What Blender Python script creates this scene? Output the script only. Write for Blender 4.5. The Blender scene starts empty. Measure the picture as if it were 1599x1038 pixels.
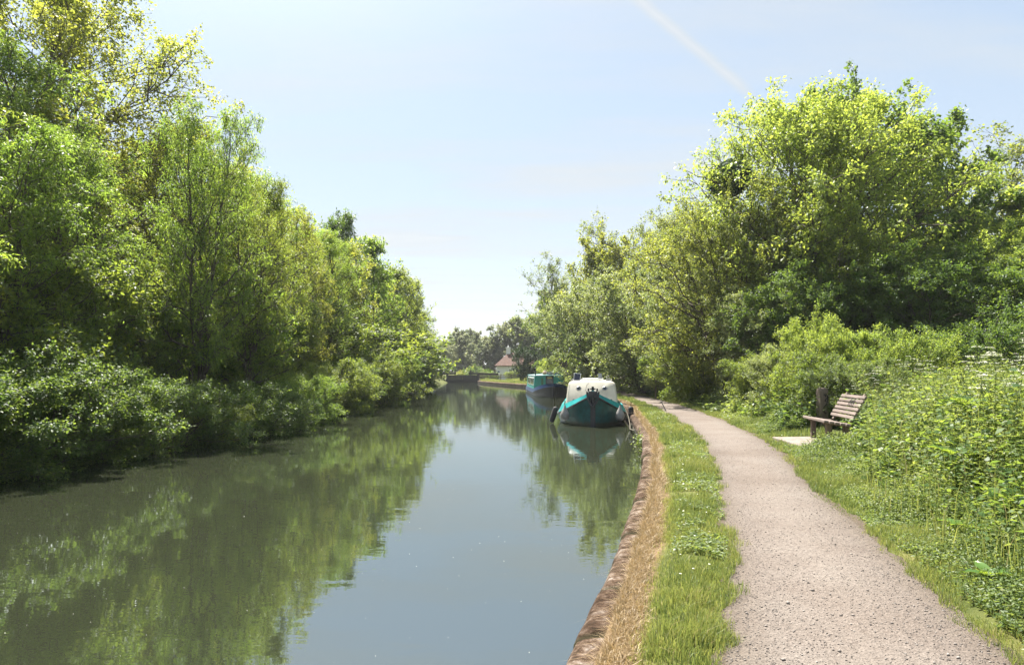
import bpy, bmesh, math, random
import numpy as np
from mathutils import Vector, Matrix

# ------------------------------------------------------------------ camera, sky, sun, exposure
SC = bpy.context.scene
COL = SC.collection
cam_d = bpy.data.cameras.new("camera"); cam = bpy.data.objects.new("camera", cam_d); COL.objects.link(cam)
cam.location = (0, 0, 1.95); cam.rotation_euler = (math.radians(90), 0, 0)
cam_d.sensor_width = 36; cam_d.lens = 36 * 1100 / 1599; cam_d.shift_y = 59 / 1599
cam_d.clip_start = 0.05; cam_d.clip_end = 3000
SC.camera = cam

SUN_AZ = math.radians(-27); SUN_EL = math.radians(59)
SUNV = Vector((math.sin(SUN_AZ) * math.cos(SUN_EL), math.cos(SUN_AZ) * math.cos(SUN_EL), math.sin(SUN_EL)))
sd = bpy.data.lights.new("sun", 'SUN'); sun = bpy.data.objects.new("sun", sd); COL.objects.link(sun)
sd.energy = 5.0; sd.angle = math.radians(0.5); sd.color = (1.0, 0.95, 0.86)
sun.rotation_euler = SUNV.to_track_quat('Z', 'Y').to_euler(); sun.location = (0, 0, 40)

W = bpy.data.worlds.new("World"); SC.world = W; W.use_nodes = True
nt = W.node_tree; N = nt.nodes; L = nt.links
for n in list(N): N.remove(n)
out = N.new('ShaderNodeOutputWorld'); bg = N.new('ShaderNodeBackground'); bg.inputs[1].default_value = 0.081
sky = N.new('ShaderNodeTexSky'); sky.sky_type = 'NISHITA'; sky.sun_disc = False
sky.sun_elevation = SUN_EL; sky.sun_rotation = SUN_AZ; sky.dust_density = 0.8; sky.air_density = 1.0; sky.ozone_density = 1.0
# high thin cloud veil with a faint vapour trail, laid out by direction
tc = N.new('ShaderNodeTexCoord'); sep = N.new('ShaderNodeSeparateXYZ'); L.new(tc.outputs['Generated'], sep.inputs[0])
def wm(op, a, b=None, c=None):
    m = N.new('ShaderNodeMath'); m.operation = op
    for i, v in enumerate((a, b, c)):
        if v is None: continue
        if isinstance(v, (int, float)): m.inputs[i].default_value = v
        else: L.new(v, m.inputs[i])
    return m.outputs[0]
zc = wm('MAXIMUM', sep.outputs[2], 0.0); zz = wm('ADD', zc, 0.09)
px = wm('DIVIDE', sep.outputs[0], zz); py = wm('DIVIDE', sep.outputs[1], zz)
comb = N.new('ShaderNodeCombineXYZ'); L.new(px, comb.inputs[0]); L.new(py, comb.inputs[1])
mp = N.new('ShaderNodeMapping'); mp.inputs['Scale'].default_value = (0.6, 1.9, 1); mp.inputs['Rotation'].default_value = (0, 0, 0.5); mp.inputs['Location'].default_value = (3.1, 1.7, 0)
L.new(comb.outputs[0], mp.inputs[0])
nz = N.new('ShaderNodeTexNoise'); nz.inputs['Scale'].default_value = 0.9; nz.inputs['Detail'].default_value = 7; nz.inputs['Roughness'].default_value = 0.55
L.new(mp.outputs[0], nz.inputs['Vector'])
cr = N.new('ShaderNodeValToRGB'); cr.color_ramp.elements[0].position = 0.46; cr.color_ramp.elements[0].color = (0, 0, 0, 1); cr.color_ramp.elements[1].position = 0.72; cr.color_ramp.elements[1].color = (1, 1, 1, 1)
L.new(nz.outputs[0], cr.inputs[0])
hor = wm('POWER', wm('SUBTRACT', 1.0, zc), 3.0)             # thicker air towards the horizon
# vapour trail: a band round the plane through two directions
def pdir(x, y): return Vector(((x - 799.5) / 1100, 1, (578 - y) / 1100)).normalized()
d1, d2 = pdir(1005, 10), pdir(1150, 130); nrm = d1.cross(d2).normalized(); midd = pdir(1085, 78)
dot = N.new('ShaderNodeVectorMath'); dot.operation = 'DOT_PRODUCT'; L.new(tc.outputs['Generated'], dot.inputs[0]); dot.inputs[1].default_value = nrm
dm = N.new('ShaderNodeVectorMath'); dm.operation = 'DOT_PRODUCT'; L.new(tc.outputs['Generated'], dm.inputs[0]); dm.inputs[1].default_value = midd
tn = wm('ABSOLUTE', wm('ADD', dot.outputs['Value'], wm('MULTIPLY', wm('SUBTRACT', nz.outputs[0], 0.5), 0.02)))
tband = wm('MULTIPLY', wm('MAXIMUM', wm('SUBTRACT', 1.0, wm('MULTIPLY', tn, 105.0)), 0.0), wm('MINIMUM', wm('MAXIMUM', wm('MULTIPLY', wm('SUBTRACT', dm.outputs['Value'], 0.990), 130.0), 0.0), 1.0))
veil = wm('MINIMUM', wm('ADD', wm('ADD', wm('MULTIPLY', hor, 0.25), 0.62), wm('ADD', wm('MULTIPLY', cr.outputs[0], 0.3), wm('MULTIPLY', tband, 0.25))), 0.94)
mix = N.new('ShaderNodeMix'); mix.data_type = 'RGBA'; L.new(veil, mix.inputs[0]); L.new(sky.outputs[0], mix.inputs[6]); vc = N.new('ShaderNodeMix'); vc.data_type = 'RGBA'; vc.inputs[6].default_value = (2.25, 2.65, 2.95, 1); vc.inputs[7].default_value = (3.3, 3.42, 3.5, 1)
L.new(wm('MINIMUM', wm('ADD', wm('POWER', wm('SUBTRACT', 1.0, zc), 4.5), wm('ADD', wm('MULTIPLY', cr.outputs[0], 0.6), wm('MULTIPLY', wm('MULTIPLY', tband, nz.outputs[0]), 0.8))), 1.0), vc.inputs[0]); L.new(vc.outputs[2], mix.inputs[7])
# glow lobe added to the sky round the sun, extra fill for foliage
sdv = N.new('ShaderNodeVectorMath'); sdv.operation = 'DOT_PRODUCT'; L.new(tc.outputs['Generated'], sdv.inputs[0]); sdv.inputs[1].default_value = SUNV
sun_fill = wm('MULTIPLY', wm('POWER', wm('MAXIMUM', sdv.outputs['Value'], 0.0), 18.0), 14.0)
axc = N.new('ShaderNodeCombineColor'); L.new(sun_fill, axc.inputs[0]); L.new(wm('MULTIPLY', sun_fill, 0.97), axc.inputs[1]); L.new(wm('MULTIPLY', sun_fill, 0.92), axc.inputs[2])
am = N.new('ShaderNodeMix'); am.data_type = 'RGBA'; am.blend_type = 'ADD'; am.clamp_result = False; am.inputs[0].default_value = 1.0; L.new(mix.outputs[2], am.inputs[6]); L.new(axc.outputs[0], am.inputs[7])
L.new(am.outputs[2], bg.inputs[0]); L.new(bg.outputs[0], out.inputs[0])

SC.view_settings.view_transform = 'Standard'; SC.view_settings.look = 'None'; SC.view_settings.exposure = 1.65; SC.view_settings.gamma = 1
SC.cycles.max_bounces = 8; SC.cycles.diffuse_bounces = 6; SC.cycles.glossy_bounces = 3; SC.cycles.transmission_bounces = 5; SC.cycles.transparent_max_bounces = 6
SC.cycles.use_denoising = True
SC.cycles.caustics_reflective = False; SC.cycles.caustics_refractive = False

# ------------------------------------------------------------------ helpers
RNG = np.random.default_rng(11)
def itp(xs, ys): return lambda v: np.interp(v, xs, ys)
def sm(xs, ys):
    yy = np.arange(xs[0], xs[-1], 0.5); v = np.interp(yy, xs, ys)
    k = np.ones(7) / 7; vp = np.pad(v, 3, mode='edge'); v = np.convolve(vp, k, 'valid')
    return lambda q: np.interp(q, yy, v)
def wave(x, y, s=1.0, seed=0):
    a = 0
    r = np.random.default_rng(seed + 5)
    for i in range(7):
        an = r.uniform(0, 6.28); f = s * (0.6 + 0.55 * i); a = a + np.sin(f * (x * math.cos(an) + y * math.sin(an)) + r.uniform(0, 6.28)) / (1 + 0.35 * i)
    return a / 3.0
LB = sm([-12, 0, 13, 18, 23, 28, 40, 60, 80, 97, 106, 110, 140, 420], [-10.4, -10.2, -9.7, -9.0, -8.6, -8.3, -8.6, -8.8, -8.9, -9.6, -9.9, -10.0, -10, -12])
RB = sm([-12, 0, 3.8, 5.6, 7.3, 10.5, 15.7, 20, 24.6, 30, 35, 44, 50, 60, 70, 79, 90, 100, 106, 110, 420], [-3.2, -.78, .31, .80, 1.23, 1.97, 2.98, 3.6, 4.2, 4.95, 5.4, 5.2, 4.8, 4.6, 3.4, 1.9, -1.2, -3.8, -5.1, -5.4, -7])
PL = sm([-12, 0, 3.71, 4.84, 6.77, 9.37, 12.9, 18.5, 23.7, 31.6, 38.7, 50, 62, 80, 95, 107, 420], [-2.0, -.25, 1.08, 1.46, 2.05, 2.69, 3.6, 4.65, 5.3, 6.1, 6.5, 6.7, 6.5, 4.5, .5, -2.6, -4])
PR = sm([-12, 0, 3.71, 4.46, 5.64, 7.04, 9.37, 14.6, 20.8, 27.5, 32.8, 40, 50, 62, 80, 95, 107, 420], [.9, 1.75, 2.67, 2.88, 3.18, 3.46, 4.0, 5.45, 6.44, 7.2, 7.6, 7.9, 8.2, 8.0, 6.1, 2.3, -1.0, -2])

def prep(o, label=None, cat=None, group=None, kind=None):
    if label: o['label'] = label
    if cat: o['category'] = cat
    if group: o['group'] = group
    if kind: o['kind'] = kind
    return o
def empty(name, loc, label, cat, group=None, rz=0, sc=1.0):
    o = bpy.data.objects.new(name, None); COL.objects.link(o); o.location = loc; o.rotation_euler = (0, 0, rz)
    o.scale = (sc, sc, sc) if isinstance(sc, (int, float)) else sc
    o.empty_display_size = .2
    return prep(o, label, cat, group)
def link(name, me, parent=None, mat=None, loc=None):
    o = bpy.data.objects.new(name, me); COL.objects.link(o)
    if parent: o.parent = parent
    if loc: o.location = loc
    if mat is not None:
        if not me.materials: me.materials.append(mat)
        o.material_slots[0].link = 'OBJECT'; o.material_slots[0].material = mat
    return o
def npmesh(name, V, faces, tint=None, smooth=False, attrs=None):
    me = bpy.data.meshes.new(name); V = np.asarray(V, dtype=np.float32)
    faces = [np.asarray(f, dtype=np.int32) for f in faces if len(f)]
    nf = sum(len(f) for f in faces); loops = np.concatenate([f.ravel() for f in faces])
    tot = np.concatenate([np.full(len(f), f.shape[1], dtype=np.int32) for f in faces]); st = np.concatenate([[0], np.cumsum(tot)[:-1]]).astype(np.int32)
    me.vertices.add(len(V)); me.vertices.foreach_set('co', V.ravel())
    me.loops.add(len(loops)); me.loops.foreach_set('vertex_index', loops)
    me.polygons.add(nf); me.polygons.foreach_set('loop_start', st); me.polygons.foreach_set('loop_total', tot)
    if smooth: me.polygons.foreach_set('use_smooth', np.ones(nf, dtype=bool))
    me.update(calc_edges=True)
    at = dict(attrs or {})
    if tint is not None: at['tint'] = tint
    for k, v in at.items():
        a = me.attributes.new(k, 'FLOAT', 'POINT'); a.data.foreach_set('value', np.asarray(v, dtype=np.float32))
    return me
def norm(v): return v / np.maximum(np.linalg.norm(v, axis=-1, keepdims=True), 1e-9)

LEAF = {
 'diamond': (np.array([[0, 0, 0], [.45, .26, .05], [1, 0, -.12], [.45, -.26, .05]]), [np.array([[0, 1, 2, 3]])]),
 'slim': (np.array([[0, 0, 0], [.45, .15, .03], [1, 0, -.15], [.45, -.15, .03]]), [np.array([[0, 1, 2, 3]])]),
 'round': (np.array([[0, 0, 0], [.5, .42, .06], [1, 0, -.1], [.5, -.42, .06]]), [np.array([[0, 1, 2, 3]])]),
 'ovate': (np.array([[0, 0, 0], [.28, .27, .05], [.28, -.27, .05], [.68, .2, .0], [.68, -.2, .0], [1, 0, -.14]]), [np.array([[0, 1, 3, 5], [0, 5, 4, 2]])]),
}
def leaves(P, A, Nn, size, tpl='diamond'):
    T, Fs = LEAF[tpl]; A = norm(A); B = norm(np.cross(Nn, A)); Nn = np.cross(A, B); n = len(P); m = len(T)
    size = np.broadcast_to(np.asarray(size), (n,))
    V = P[:, None] + size[:, None, None] * (T[None, :, 0:1] * A[:, None] + T[None, :, 1:2] * B[:, None] + T[None, :, 2:3] * Nn[:, None])
    F = [(f[None] + (np.arange(n) * m)[:, None, None]).reshape(-1, f.shape[1]) for f in Fs]
    return V.reshape(-1, 3), F, m
def tubes(P, r0, r1, sides=5):
    """P (n,k,3) polylines, radius r0 (n) tapering to r1 (n)."""
    n, k, _ = P.shape
    T = np.empty_like(P); T[:, :-1] = P[:, 1:] - P[:, :-1]; T[:, -1] = T[:, -2]; T = norm(T)
    ref = np.where(np.abs(T[:, :1, 2:3]) > .8, np.array([[[1., 0, 0]]]), np.array([[[0, 0, 1.]]])) * np.ones((1, k, 1))
    U = norm(np.cross(T, ref)); Wv = np.cross(T, U)
    a = np.arange(sides) * 2 * math.pi / sides; rr = r0[:, None] + (r1 - r0)[:, None] * np.linspace(0, 1, k)[None]
    V = P[:, :, None] + rr[:, :, None, None] * (np.cos(a)[None, None, :, None] * U[:, :, None] + np.sin(a)[None, None, :, None] * Wv[:, :, None])
    i = np.arange(n)[:, None, None] * k * sides + np.arange(k - 1)[None, :, None] * sides; j = np.arange(sides)[None, None]
    q = np.stack([i + j, i + (j + 1) % sides, i + sides + (j + 1) % sides, i + sides + j], -1).reshape(-1, 4)
    return V.reshape(-1, 3), q
def merge(parts):
    Vs, Fs, o = [], [], 0
    for V, F in parts:
        Vs.append(V); F = F if isinstance(F, list) else [F]
        Fs += [f + o for f in F]; o += len(V)
    return np.concatenate(Vs), Fs

# ------------------------------------------------------------------ materials
def mat(name):
    m = bpy.data.materials.new(name); m.use_nodes = True; n = m.node_tree.nodes
    return m, n, m.node_tree.links, n['Principled BSDF'], n['Material Output']
def ramp(n, stops):
    r = n.new('ShaderNodeValToRGB'); e = r.color_ramp.elements
    while len(e) < len(stops): e.new(0.5)
    for i, (p, c) in enumerate(stops): e[i].position = p; e[i].color = (*c, 1)
    return r
def plain(name, col, rough=.6, var=.15, scale=6, metal=0, spec=.5, bump=0.0, bscale=40, stretch=(1, 1, 1)):
    m, n, l, p, o = mat(name); c = n.new('ShaderNodeTexCoord'); mp_ = n.new('ShaderNodeMapping'); mp_.inputs['Scale'].default_value = stretch
    l.new(c.outputs['Object'], mp_.inputs[0])
    z = n.new('ShaderNodeTexNoise'); z.inputs['Scale'].default_value = scale; z.inputs['Detail'].default_value = 6; z.inputs['Roughness'].default_value = .65; l.new(mp_.outputs[0], z.inputs['Vector'])
    lo = tuple(v * (1 - var) for v in col); hi = tuple(min(1, v * (1 + var)) for v in col)
    r = ramp(n, [(.3, lo), (.7, hi)]); l.new(z.outputs[0], r.inputs[0]); l.new(r.outputs[0], p.inputs['Base Color'])
    p.inputs['Roughness'].default_value = rough; p.inputs['Metallic'].default_value = metal; p.inputs['Specular IOR Level'].default_value = spec
    if bump:
        z2 = n.new('ShaderNodeTexNoise'); z2.inputs['Scale'].default_value = bscale; z2.inputs['Detail'].default_value = 5; l.new(mp_.outputs[0], z2.inputs['Vector'])
        b = n.new('ShaderNodeBump'); b.inputs['Strength'].default_value = bump; b.inputs['Distance'].default_value = .02; l.new(z2.outputs[0], b.inputs['Height']); l.new(b.outputs[0], p.inputs['Normal'])
    return m
def leafmat(name, stops, trans, tmix=.42, rough=.48, spec=.35, vary=.12):
    """stops: base colours by per-leaf tint; trans: colour of the light let through"""
    m, n, l, p, o = mat(name); a = n.new('ShaderNodeAttribute'); a.attribute_name = 'tint'
    oi = n.new('ShaderNodeObjectInfo'); ma = n.new('ShaderNodeMath'); ma.operation = 'MULTIPLY_ADD'; l.new(oi.outputs['Random'], ma.inputs[0]); ma.inputs[1].default_value = vary; l.new(a.outputs['Fac'], ma.inputs[2])
    r = ramp(n, stops); l.new(ma.outputs[0], r.inputs[0]); l.new(r.outputs[0], p.inputs['Base Color'])
    p.inputs['Roughness'].default_value = rough; p.inputs['Specular IOR Level'].default_value = spec
    t = n.new('ShaderNodeBsdfTranslucent'); tm = n.new('ShaderNodeMix'); tm.data_type = 'RGBA'; tm.blend_type = 'MULTIPLY'; tm.inputs[0].default_value = 1
    g = ramp(n, [(0, (.40, .5, .5)), (1, (1.25, 1.15, 1.0))]); l.new(ma.outputs[0], g.inputs[0]); l.new(g.outputs[0], tm.inputs[6]); tm.inputs[7].default_value = (*trans, 1); l.new(tm.outputs[2], t.inputs[0])
    ms = n.new('ShaderNodeMixShader'); ms.inputs[0].default_value = tmix; l.new(p.outputs[0], ms.inputs[1]); l.new(t.outputs[0], ms.inputs[2]); l.new(ms.outputs[0], o.inputs['Surface'])
    return m
M = {}
M['ash'] = leafmat('ash_leaf', [(0, (.035, .075, .022)), (.45, (.085, .14, .032)), (1, (.18, .235, .05))], (.46, .64, .08), .5)
M['yellow'] = leafmat('yellow_leaf', [(0, (.085, .11, .022)), (.5, (.15, .17, .032)), (1, (.22, .225, .05))], (.54, .58, .08), .5)
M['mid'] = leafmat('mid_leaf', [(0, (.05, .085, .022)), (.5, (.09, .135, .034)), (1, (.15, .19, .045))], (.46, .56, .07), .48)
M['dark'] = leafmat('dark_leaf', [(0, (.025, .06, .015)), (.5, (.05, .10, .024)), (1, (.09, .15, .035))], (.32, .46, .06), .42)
M['ivy'] = leafmat('ivy_leaf', [(0, (.015, .04, .014)), (.5, (.028, .065, .022)), (1, (.05, .10, .03))], (.10, .18, .03), .15)
M['silver'] = leafmat('silver_leaf', [(0, (.085, .115, .05)), (.5, (.15, .185, .08)), (1, (.25, .28, .13))], (.48, .56, .14), .42, .45, .5)
M['lime'] = leafmat('lime_leaf', [(0, (.07, .12, .028)), (.5, (.14, .195, .042)), (1, (.20, .255, .065))], (.54, .66, .10), .5)
M['olive'] = leafmat('olive_leaf', [(0, (.065, .09, .03)), (.5, (.12, .15, .045)), (1, (.19, .22, .065))], (.52, .58, .09), .45)
M['bramble'] = leafmat('bramble_leaf', [(0, (.028, .065, .018)), (.5, (.058, .11, .028)), (1, (.11, .16, .042))], (.34, .47, .07), .42)
M['herb'] = leafmat('herb_leaf', [(0, (.04, .075, .022)), (.45, (.085, .13, .038)), (.8, (.15, .19, .06)), (1, (.23, .25, .10))], (.40, .50, .10), .38)
M['grass'] = leafmat('grass_blade', [(0, (.05, .10, .024)), (.45, (.11, .16, .042)), (.70, (.19, .205, .065)), (.86, (.29, .24, .11)), (1, (.36, .27, .14))], (.42, .48, .12), .36, .5, .3)
M['straw'] = leafmat('dead_straw', [(0, (.17, .115, .06)), (.5, (.34, .235, .125)), (1, (.44, .34, .20))], (.46, .34, .17), .3)
M['white'] = leafmat('white_floret', [(0, (.55, .56, .42)), (1, (.8, .8, .68))], (.6, .6, .5), .3)
M['red'] = leafmat('red_leaf', [(0, (.09, .025, .012)), (1, (.22, .07, .03))], (.4, .1, .05), .3)
M['dock'] = leafmat('dock_leaf', [(0, (.05, .12, .02)), (1, (.10, .19, .035))], (.35, .50, .05), .35, .35, .6)
M['haze_far'] = leafmat('hazed_far_leaf', [(0, (.09, .115, .07)), (.5, (.15, .175, .105)), (1, (.22, .235, .14))], (.42, .46, .22), .42)  # distance haze painted into these paler, greyer leaf colours
M['bark'] = plain('bark', (.085, .07, .05), .9, .45, 9, bump=.6, bscale=30, stretch=(1, 1, .25))
M['bark_grey'] = plain('bark_grey', (.13, .115, .09), .9, .4, 9, bump=.5, bscale=30, stretch=(1, 1, .25))
M['stem'] = plain('green_stem', (.12, .16, .05), .7, .3, 20)

# ------------------------------------------------------------------ ground
def strip(name, ys, xf, zf, m, attrs=None, smooth=True, kind='structure'):
    """loft: xf(ys)->(n,k), zf(X,Y)->(n,k)"""
    X = xf(ys); Y = np.repeat(ys[:, None], X.shape[1], 1); Z = zf(X, Y); n, k = X.shape
    V = np.stack([X, Y, Z], -1).reshape(-1, 3); i = np.arange(n - 1)[:, None] * k + np.arange(k - 1)[None]
    F = np.stack([i, i + 1, i + k + 1, i + k], -1).reshape(-1, 4)
    at = {a: f(X, Y).ravel() for a, f in (attrs or {}).items()}
    me = npmesh(name, V, [F], smooth=smooth, attrs=at); me.materials.append(m); o = bpy.data.objects.new(name, me); COL.objects.link(o)
    if kind: o['kind'] = kind
    return o
def ground_z(X, Y):
    l, r, pl, pr = LB(Y), RB(Y), PL(Y), PR(Y)
    z = np.full_like(X, -1.3)
    left = X < l + .9
    z = np.where(left, np.interp(X - l, [-60, -9, -3, -.9, -.1, .3, .9], [1.6, 1.2, .9, .55, .12, -.25, -1.3]), z)
    o = X - pr
    rz = np.interp(o, [-50, -.05, .3, 1.0, 2.5, 6, 14, 60], [.395, .395, .40, .44, .62, .95, 1.25, 1.8])
    z = np.where(X > r + .12, rz, z)
    verge = (X > r + .12) & (X < pl)
    z = np.where(verge, .37 + .035 * np.sin(np.clip((X - r - .35) / np.maximum(pl - r - .35, .1), 0, 1) * math.pi), z)
    z = z + np.where((X > pr + .1) | (X < l - .3), .05 * wave(X, Y, .9, 3), 0)
    return z
gm, n, l, p, o = mat('ground_soil')
c = n.new('ShaderNodeTexCoord'); z1 = n.new('ShaderNodeTexNoise'); z1.inputs['Scale'].default_value = 1.4; z1.inputs['Detail'].default_value = 8; l.new(c.outputs['Object'], z1.inputs['Vector'])
r1 = ramp(n, [(.35, (.07, .085, .025)), (.55, (.12, .13, .04)), (.75, (.20, .17, .07))]); l.new(z1.outputs[0], r1.inputs[0])
z2 = n.new('ShaderNodeTexNoise'); z2.inputs['Scale'].default_value = 30; z2.inputs['Detail'].default_value = 8; z2.inputs['Roughness'].default_value = .7; l.new(c.outputs['Object'], z2.inputs['Vector'])
r2 = ramp(n, [(.3, (.07, .045, .026)), (.5, (.17, .115, .065)), (.72, (.27, .20, .12))]); l.new(z2.outputs[0], r2.inputs[0])
at = n.new('ShaderNodeAttribute'); at.attribute_name = 'dry'
adz = n.new('ShaderNodeMath'); adz.operation = 'MULTIPLY_ADD'; l.new(z1.outputs[0], adz.inputs[0]); adz.inputs[1].default_value = .6; l.new(at.outputs['Fac'], adz.inputs[2])
rr = ramp(n, [(.65, (0, 0, 0)), (.95, (1, 1, 1))]); l.new(adz.outputs[0], rr.inputs[0])
mx = n.new('ShaderNodeMix'); mx.data_type = 'RGBA'; l.new(rr.outputs[0], mx.inputs[0]); l.new(r1.outputs[0], mx.inputs[6]); l.new(r2.outputs[0], mx.inputs[7]); l.new(mx.outputs[2], p.inputs['Base Color'])
b = n.new('ShaderNodeBump'); b.inputs['Strength'].default_value = .8; b.inputs['Distance'].default_value = .03; l.new(z2.outputs[0], b.inputs['Height']); l.new(b.outputs[0], p.inputs['Normal']); p.inputs['Roughness'].default_value = .95; p.inputs['Specular IOR Level'].default_value = .1
def gx(ys):
    l_, r_, a_, b_ = LB(ys), RB(ys), PL(ys), PR(ys); cols = []
    for d in (-700, -150, -60, -30, -16, -9, -6, -4.5, -3, -2, -1.3, -.9, -.5, -.25, -.1, .1, .3, .6, .9): cols.append(l_ + d)
    for f in (.2, .4, .6, .8): cols.append((l_ + .9) * (1 - f) + (r_ - .1) * f)
    cols += [r_ + .10, r_ + .14, r_ + .2, r_ + .26, r_ + .34]
    for f in np.linspace(.12, 1, 8): cols.append((r_ + .34) * (1 - f) + a_ * f)
    for f in (.33, .66, 1): cols.append(a_ * (1 - f) + b_ * f)
    for d in (.15, .3, .5, .8, 1.2, 1.7, 2.3, 3, 4, 5, 6.5, 8, 10, 13, 17, 25, 40, 70, 160, 700): cols.append(b_ + d)
    return np.stack(cols, 1)
ys_g = np.concatenate([np.arange(-11.5, 30, .4), np.arange(30, 125, 1.2), np.arange(125, 419, 12)])
strip('ground', ys_g, gx, ground_z, gm, {'dry': lambda X, Y: np.clip(1.25 - (X - RB(Y) - .2) / .24, 0, 1) * (X > RB(Y))})
bx_ = lambda ys: np.stack([np.full_like(ys, v) for v in np.linspace(-1500, 1500, 24)], 1)
strip('far_ground', np.linspace(418.5, 2600, 20), bx_, lambda X, Y: 1.0 + 0 * X, gm, {'dry': lambda X, Y: 0 * X})

# gravel path
pm, n, l, p, o = mat('gravel_path')
c = n.new('ShaderNodeTexCoord')
za = n.new('ShaderNodeTexNoise'); za.inputs['Scale'].default_value = .9; za.inputs['Detail'].default_value = 6; l.new(c.outputs['Object'], za.inputs['Vector'])
zb = n.new('ShaderNodeTexVoronoi'); zb.inputs['Scale'].default_value = 75; zb.inputs['Randomness'].default_value = 1; l.new(c.outputs['Object'], zb.inputs['Vector'])
zc_ = n.new('ShaderNodeTexNoise'); zc_.inputs['Scale'].default_value = 22; zc_.inputs['Detail'].default_value = 10; zc_.inputs['Roughness'].default_value = .75; l.new(c.outputs['Object'], zc_.inputs['Vector'])
ra = ramp(n, [(.3, (.132, .108, .092)), (.5, (.160, .135, .118)), (.7, (.182, .158, .140))]); l.new(za.outputs[0], ra.inputs[0])
rb = ramp(n, [(0, (.75, .74, .73)), (.55, (1.0, .99, .98)), (1, (1.25, 1.24, 1.22))]); l.new(zb.outputs['Color'], rb.inputs[0])
rc = ramp(n, [(.3, (.72, .68, .66)), (.5, (1, 1, 1)), (.72, (1.15, 1.15, 1.15))]); l.new(zc_.outputs[0], rc.inputs[0])
m1 = n.new('ShaderNodeMix'); m1.data_type = 'RGBA'; m1.blend_type = 'MULTIPLY'; m1.inputs[0].default_value = 1; l.new(ra.outputs[0], m1.inputs[6]); l.new(rb.outputs[0], m1.inputs[7])
m2 = n.new('ShaderNodeMix'); m2.data_type = 'RGBA'; m2.blend_type = 'MULTIPLY'; m2.inputs[0].default_value = .8; l.new(m1.outputs[2], m2.inputs[6]); l.new(rc.outputs[0], m2.inputs[7]); pa_ = n.new('ShaderNodeAttribute'); pa_.attribute_name = 'across'; pz = n.new('ShaderNodeMath'); pz.operation = 'MULTIPLY_ADD'; l.new(za.outputs[0], pz.inputs[0]); pz.inputs[1].default_value = .5; l.new(pa_.outputs['Fac'], pz.inputs[2])
rw = ramp(n, [(.15, (1.06, 1.05, 1.04)), (.55, (1.0, 1.0, 1.0)), (.95, (.80, .78, .73)), (1.25, (.62, .58, .50))]); l.new(pz.outputs[0], rw.inputs[0])
m3 = n.new('ShaderNodeMix'); m3.data_type = 'RGBA'; m3.blend_type = 'MULTIPLY'; m3.inputs[0].default_value = 1; l.new(m2.outputs[2], m3.inputs[6]); l.new(rw.outputs[0], m3.inputs[7]); l.new(m3.outputs[2], p.inputs['Base Color'])
b = n.new('ShaderNodeBump'); b.inputs['Strength'].default_value = .7; b.inputs['Distance'].default_value = .008; l.new(zb.outputs['Distance'], b.inputs['Height'])
b2 = n.new('ShaderNodeBump'); b2.inputs['Strength'].default_value = .6; b2.inputs['Distance'].default_value = .02; l.new(zc_.outputs[0], b2.inputs['Height']); l.new(b.outputs[0], b2.inputs['Normal']); l.new(b2.outputs[0], p.inputs['Normal'])
p.inputs['Roughness'].default_value = .95; p.inputs['Specular IOR Level'].default_value = .15
def jag(y, s): return .022 * np.sin(y * 3.1 + s) + .02 * np.sin(y * 7.7 + 2 * s) + .018 * np.sin(y * 19 + s) + .035 * np.sin(y * 1.3 + s)
ys_p = np.concatenate([np.arange(-11, 20, .08), np.arange(20, 60, .3), np.arange(60, 112, 1)])
def pathx(ys):
    a, b_ = PL(ys) + jag(ys, 1.0), PR(ys) + jag(ys, 4.2) + .03
    return np.stack([a * (1 - f) + b_ * f for f in np.linspace(0, 1, 13)], 1)
def path_z(X, Y):
    f = (X - PL(Y)) / (PR(Y) - PL(Y)); return .408 + .012 * np.sin(np.clip(f, 0, 1) * math.pi) + .006 * wave(X, Y, 2.2, 8)
strip('path', ys_p, pathx, path_z, pm, {'across': lambda X, Y: np.abs((X - PL(Y)) / (PR(Y) - PL(Y)) - .5) ** 2 * 3.2})

# water
wmt, n, l, p, o = mat('canal_water')
n.remove(p); df = n.new('ShaderNodeBsdfDiffuse'); df.inputs[0].default_value = (.024, .028, .016, 1); gl = n.new('ShaderNodeBsdfGlossy'); gl.inputs['Roughness'].default_value = 0.0; gl.inputs['Color'].default_value = (.86, .94, 1, 1); fr = n.new('ShaderNodeFresnel'); fr.inputs['IOR'].default_value = 4.0; mw = n.new('ShaderNodeMixShader'); l.new(fr.outputs[0], mw.inputs[0]); l.new(df.outputs[0], mw.inputs[1]); l.new(gl.outputs[0], mw.inputs[2]); l.new(mw.outputs[0], o.inputs['Surface'])
c = n.new('ShaderNodeTexCoord'); mp_ = n.new('ShaderNodeMapping'); mp_.inputs['Scale'].default_value = (1.0, 1.8, 1); l.new(c.outputs['Object'], mp_.inputs[0])
w1 = n.new('ShaderNodeTexNoise'); w1.inputs['Scale'].default_value = 1.6; w1.inputs['Detail'].default_value = 3; w1.inputs['Distortion'].default_value = .4; l.new(mp_.outputs[0], w1.inputs['Vector'])
w2 = n.new('ShaderNodeTexNoise'); w2.inputs['Scale'].default_value = 9; w2.inputs['Detail'].default_value = 3; l.new(mp_.outputs[0], w2.inputs['Vector'])
ad = n.new('ShaderNodeMath'); ad.operation = 'MULTIPLY_ADD'; l.new(w2.outputs[0], ad.inputs[0]); ad.inputs[1].default_value = .10; l.new(w1.outputs[0], ad.inputs[2])
b = n.new('ShaderNodeBump'); b.inputs['Strength'].default_value = 1.0; b.inputs['Distance'].default_value = .0022; l.new(ad.outputs[0], b.inputs['Height']); l.new(b.outputs[0], gl.inputs['Normal'])
def wx(ys): return np.stack([(LB(ys) - .6) * (1 - f) + (RB(ys) + .15) * f for f in np.linspace(0, 1, 9)], 1)
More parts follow.
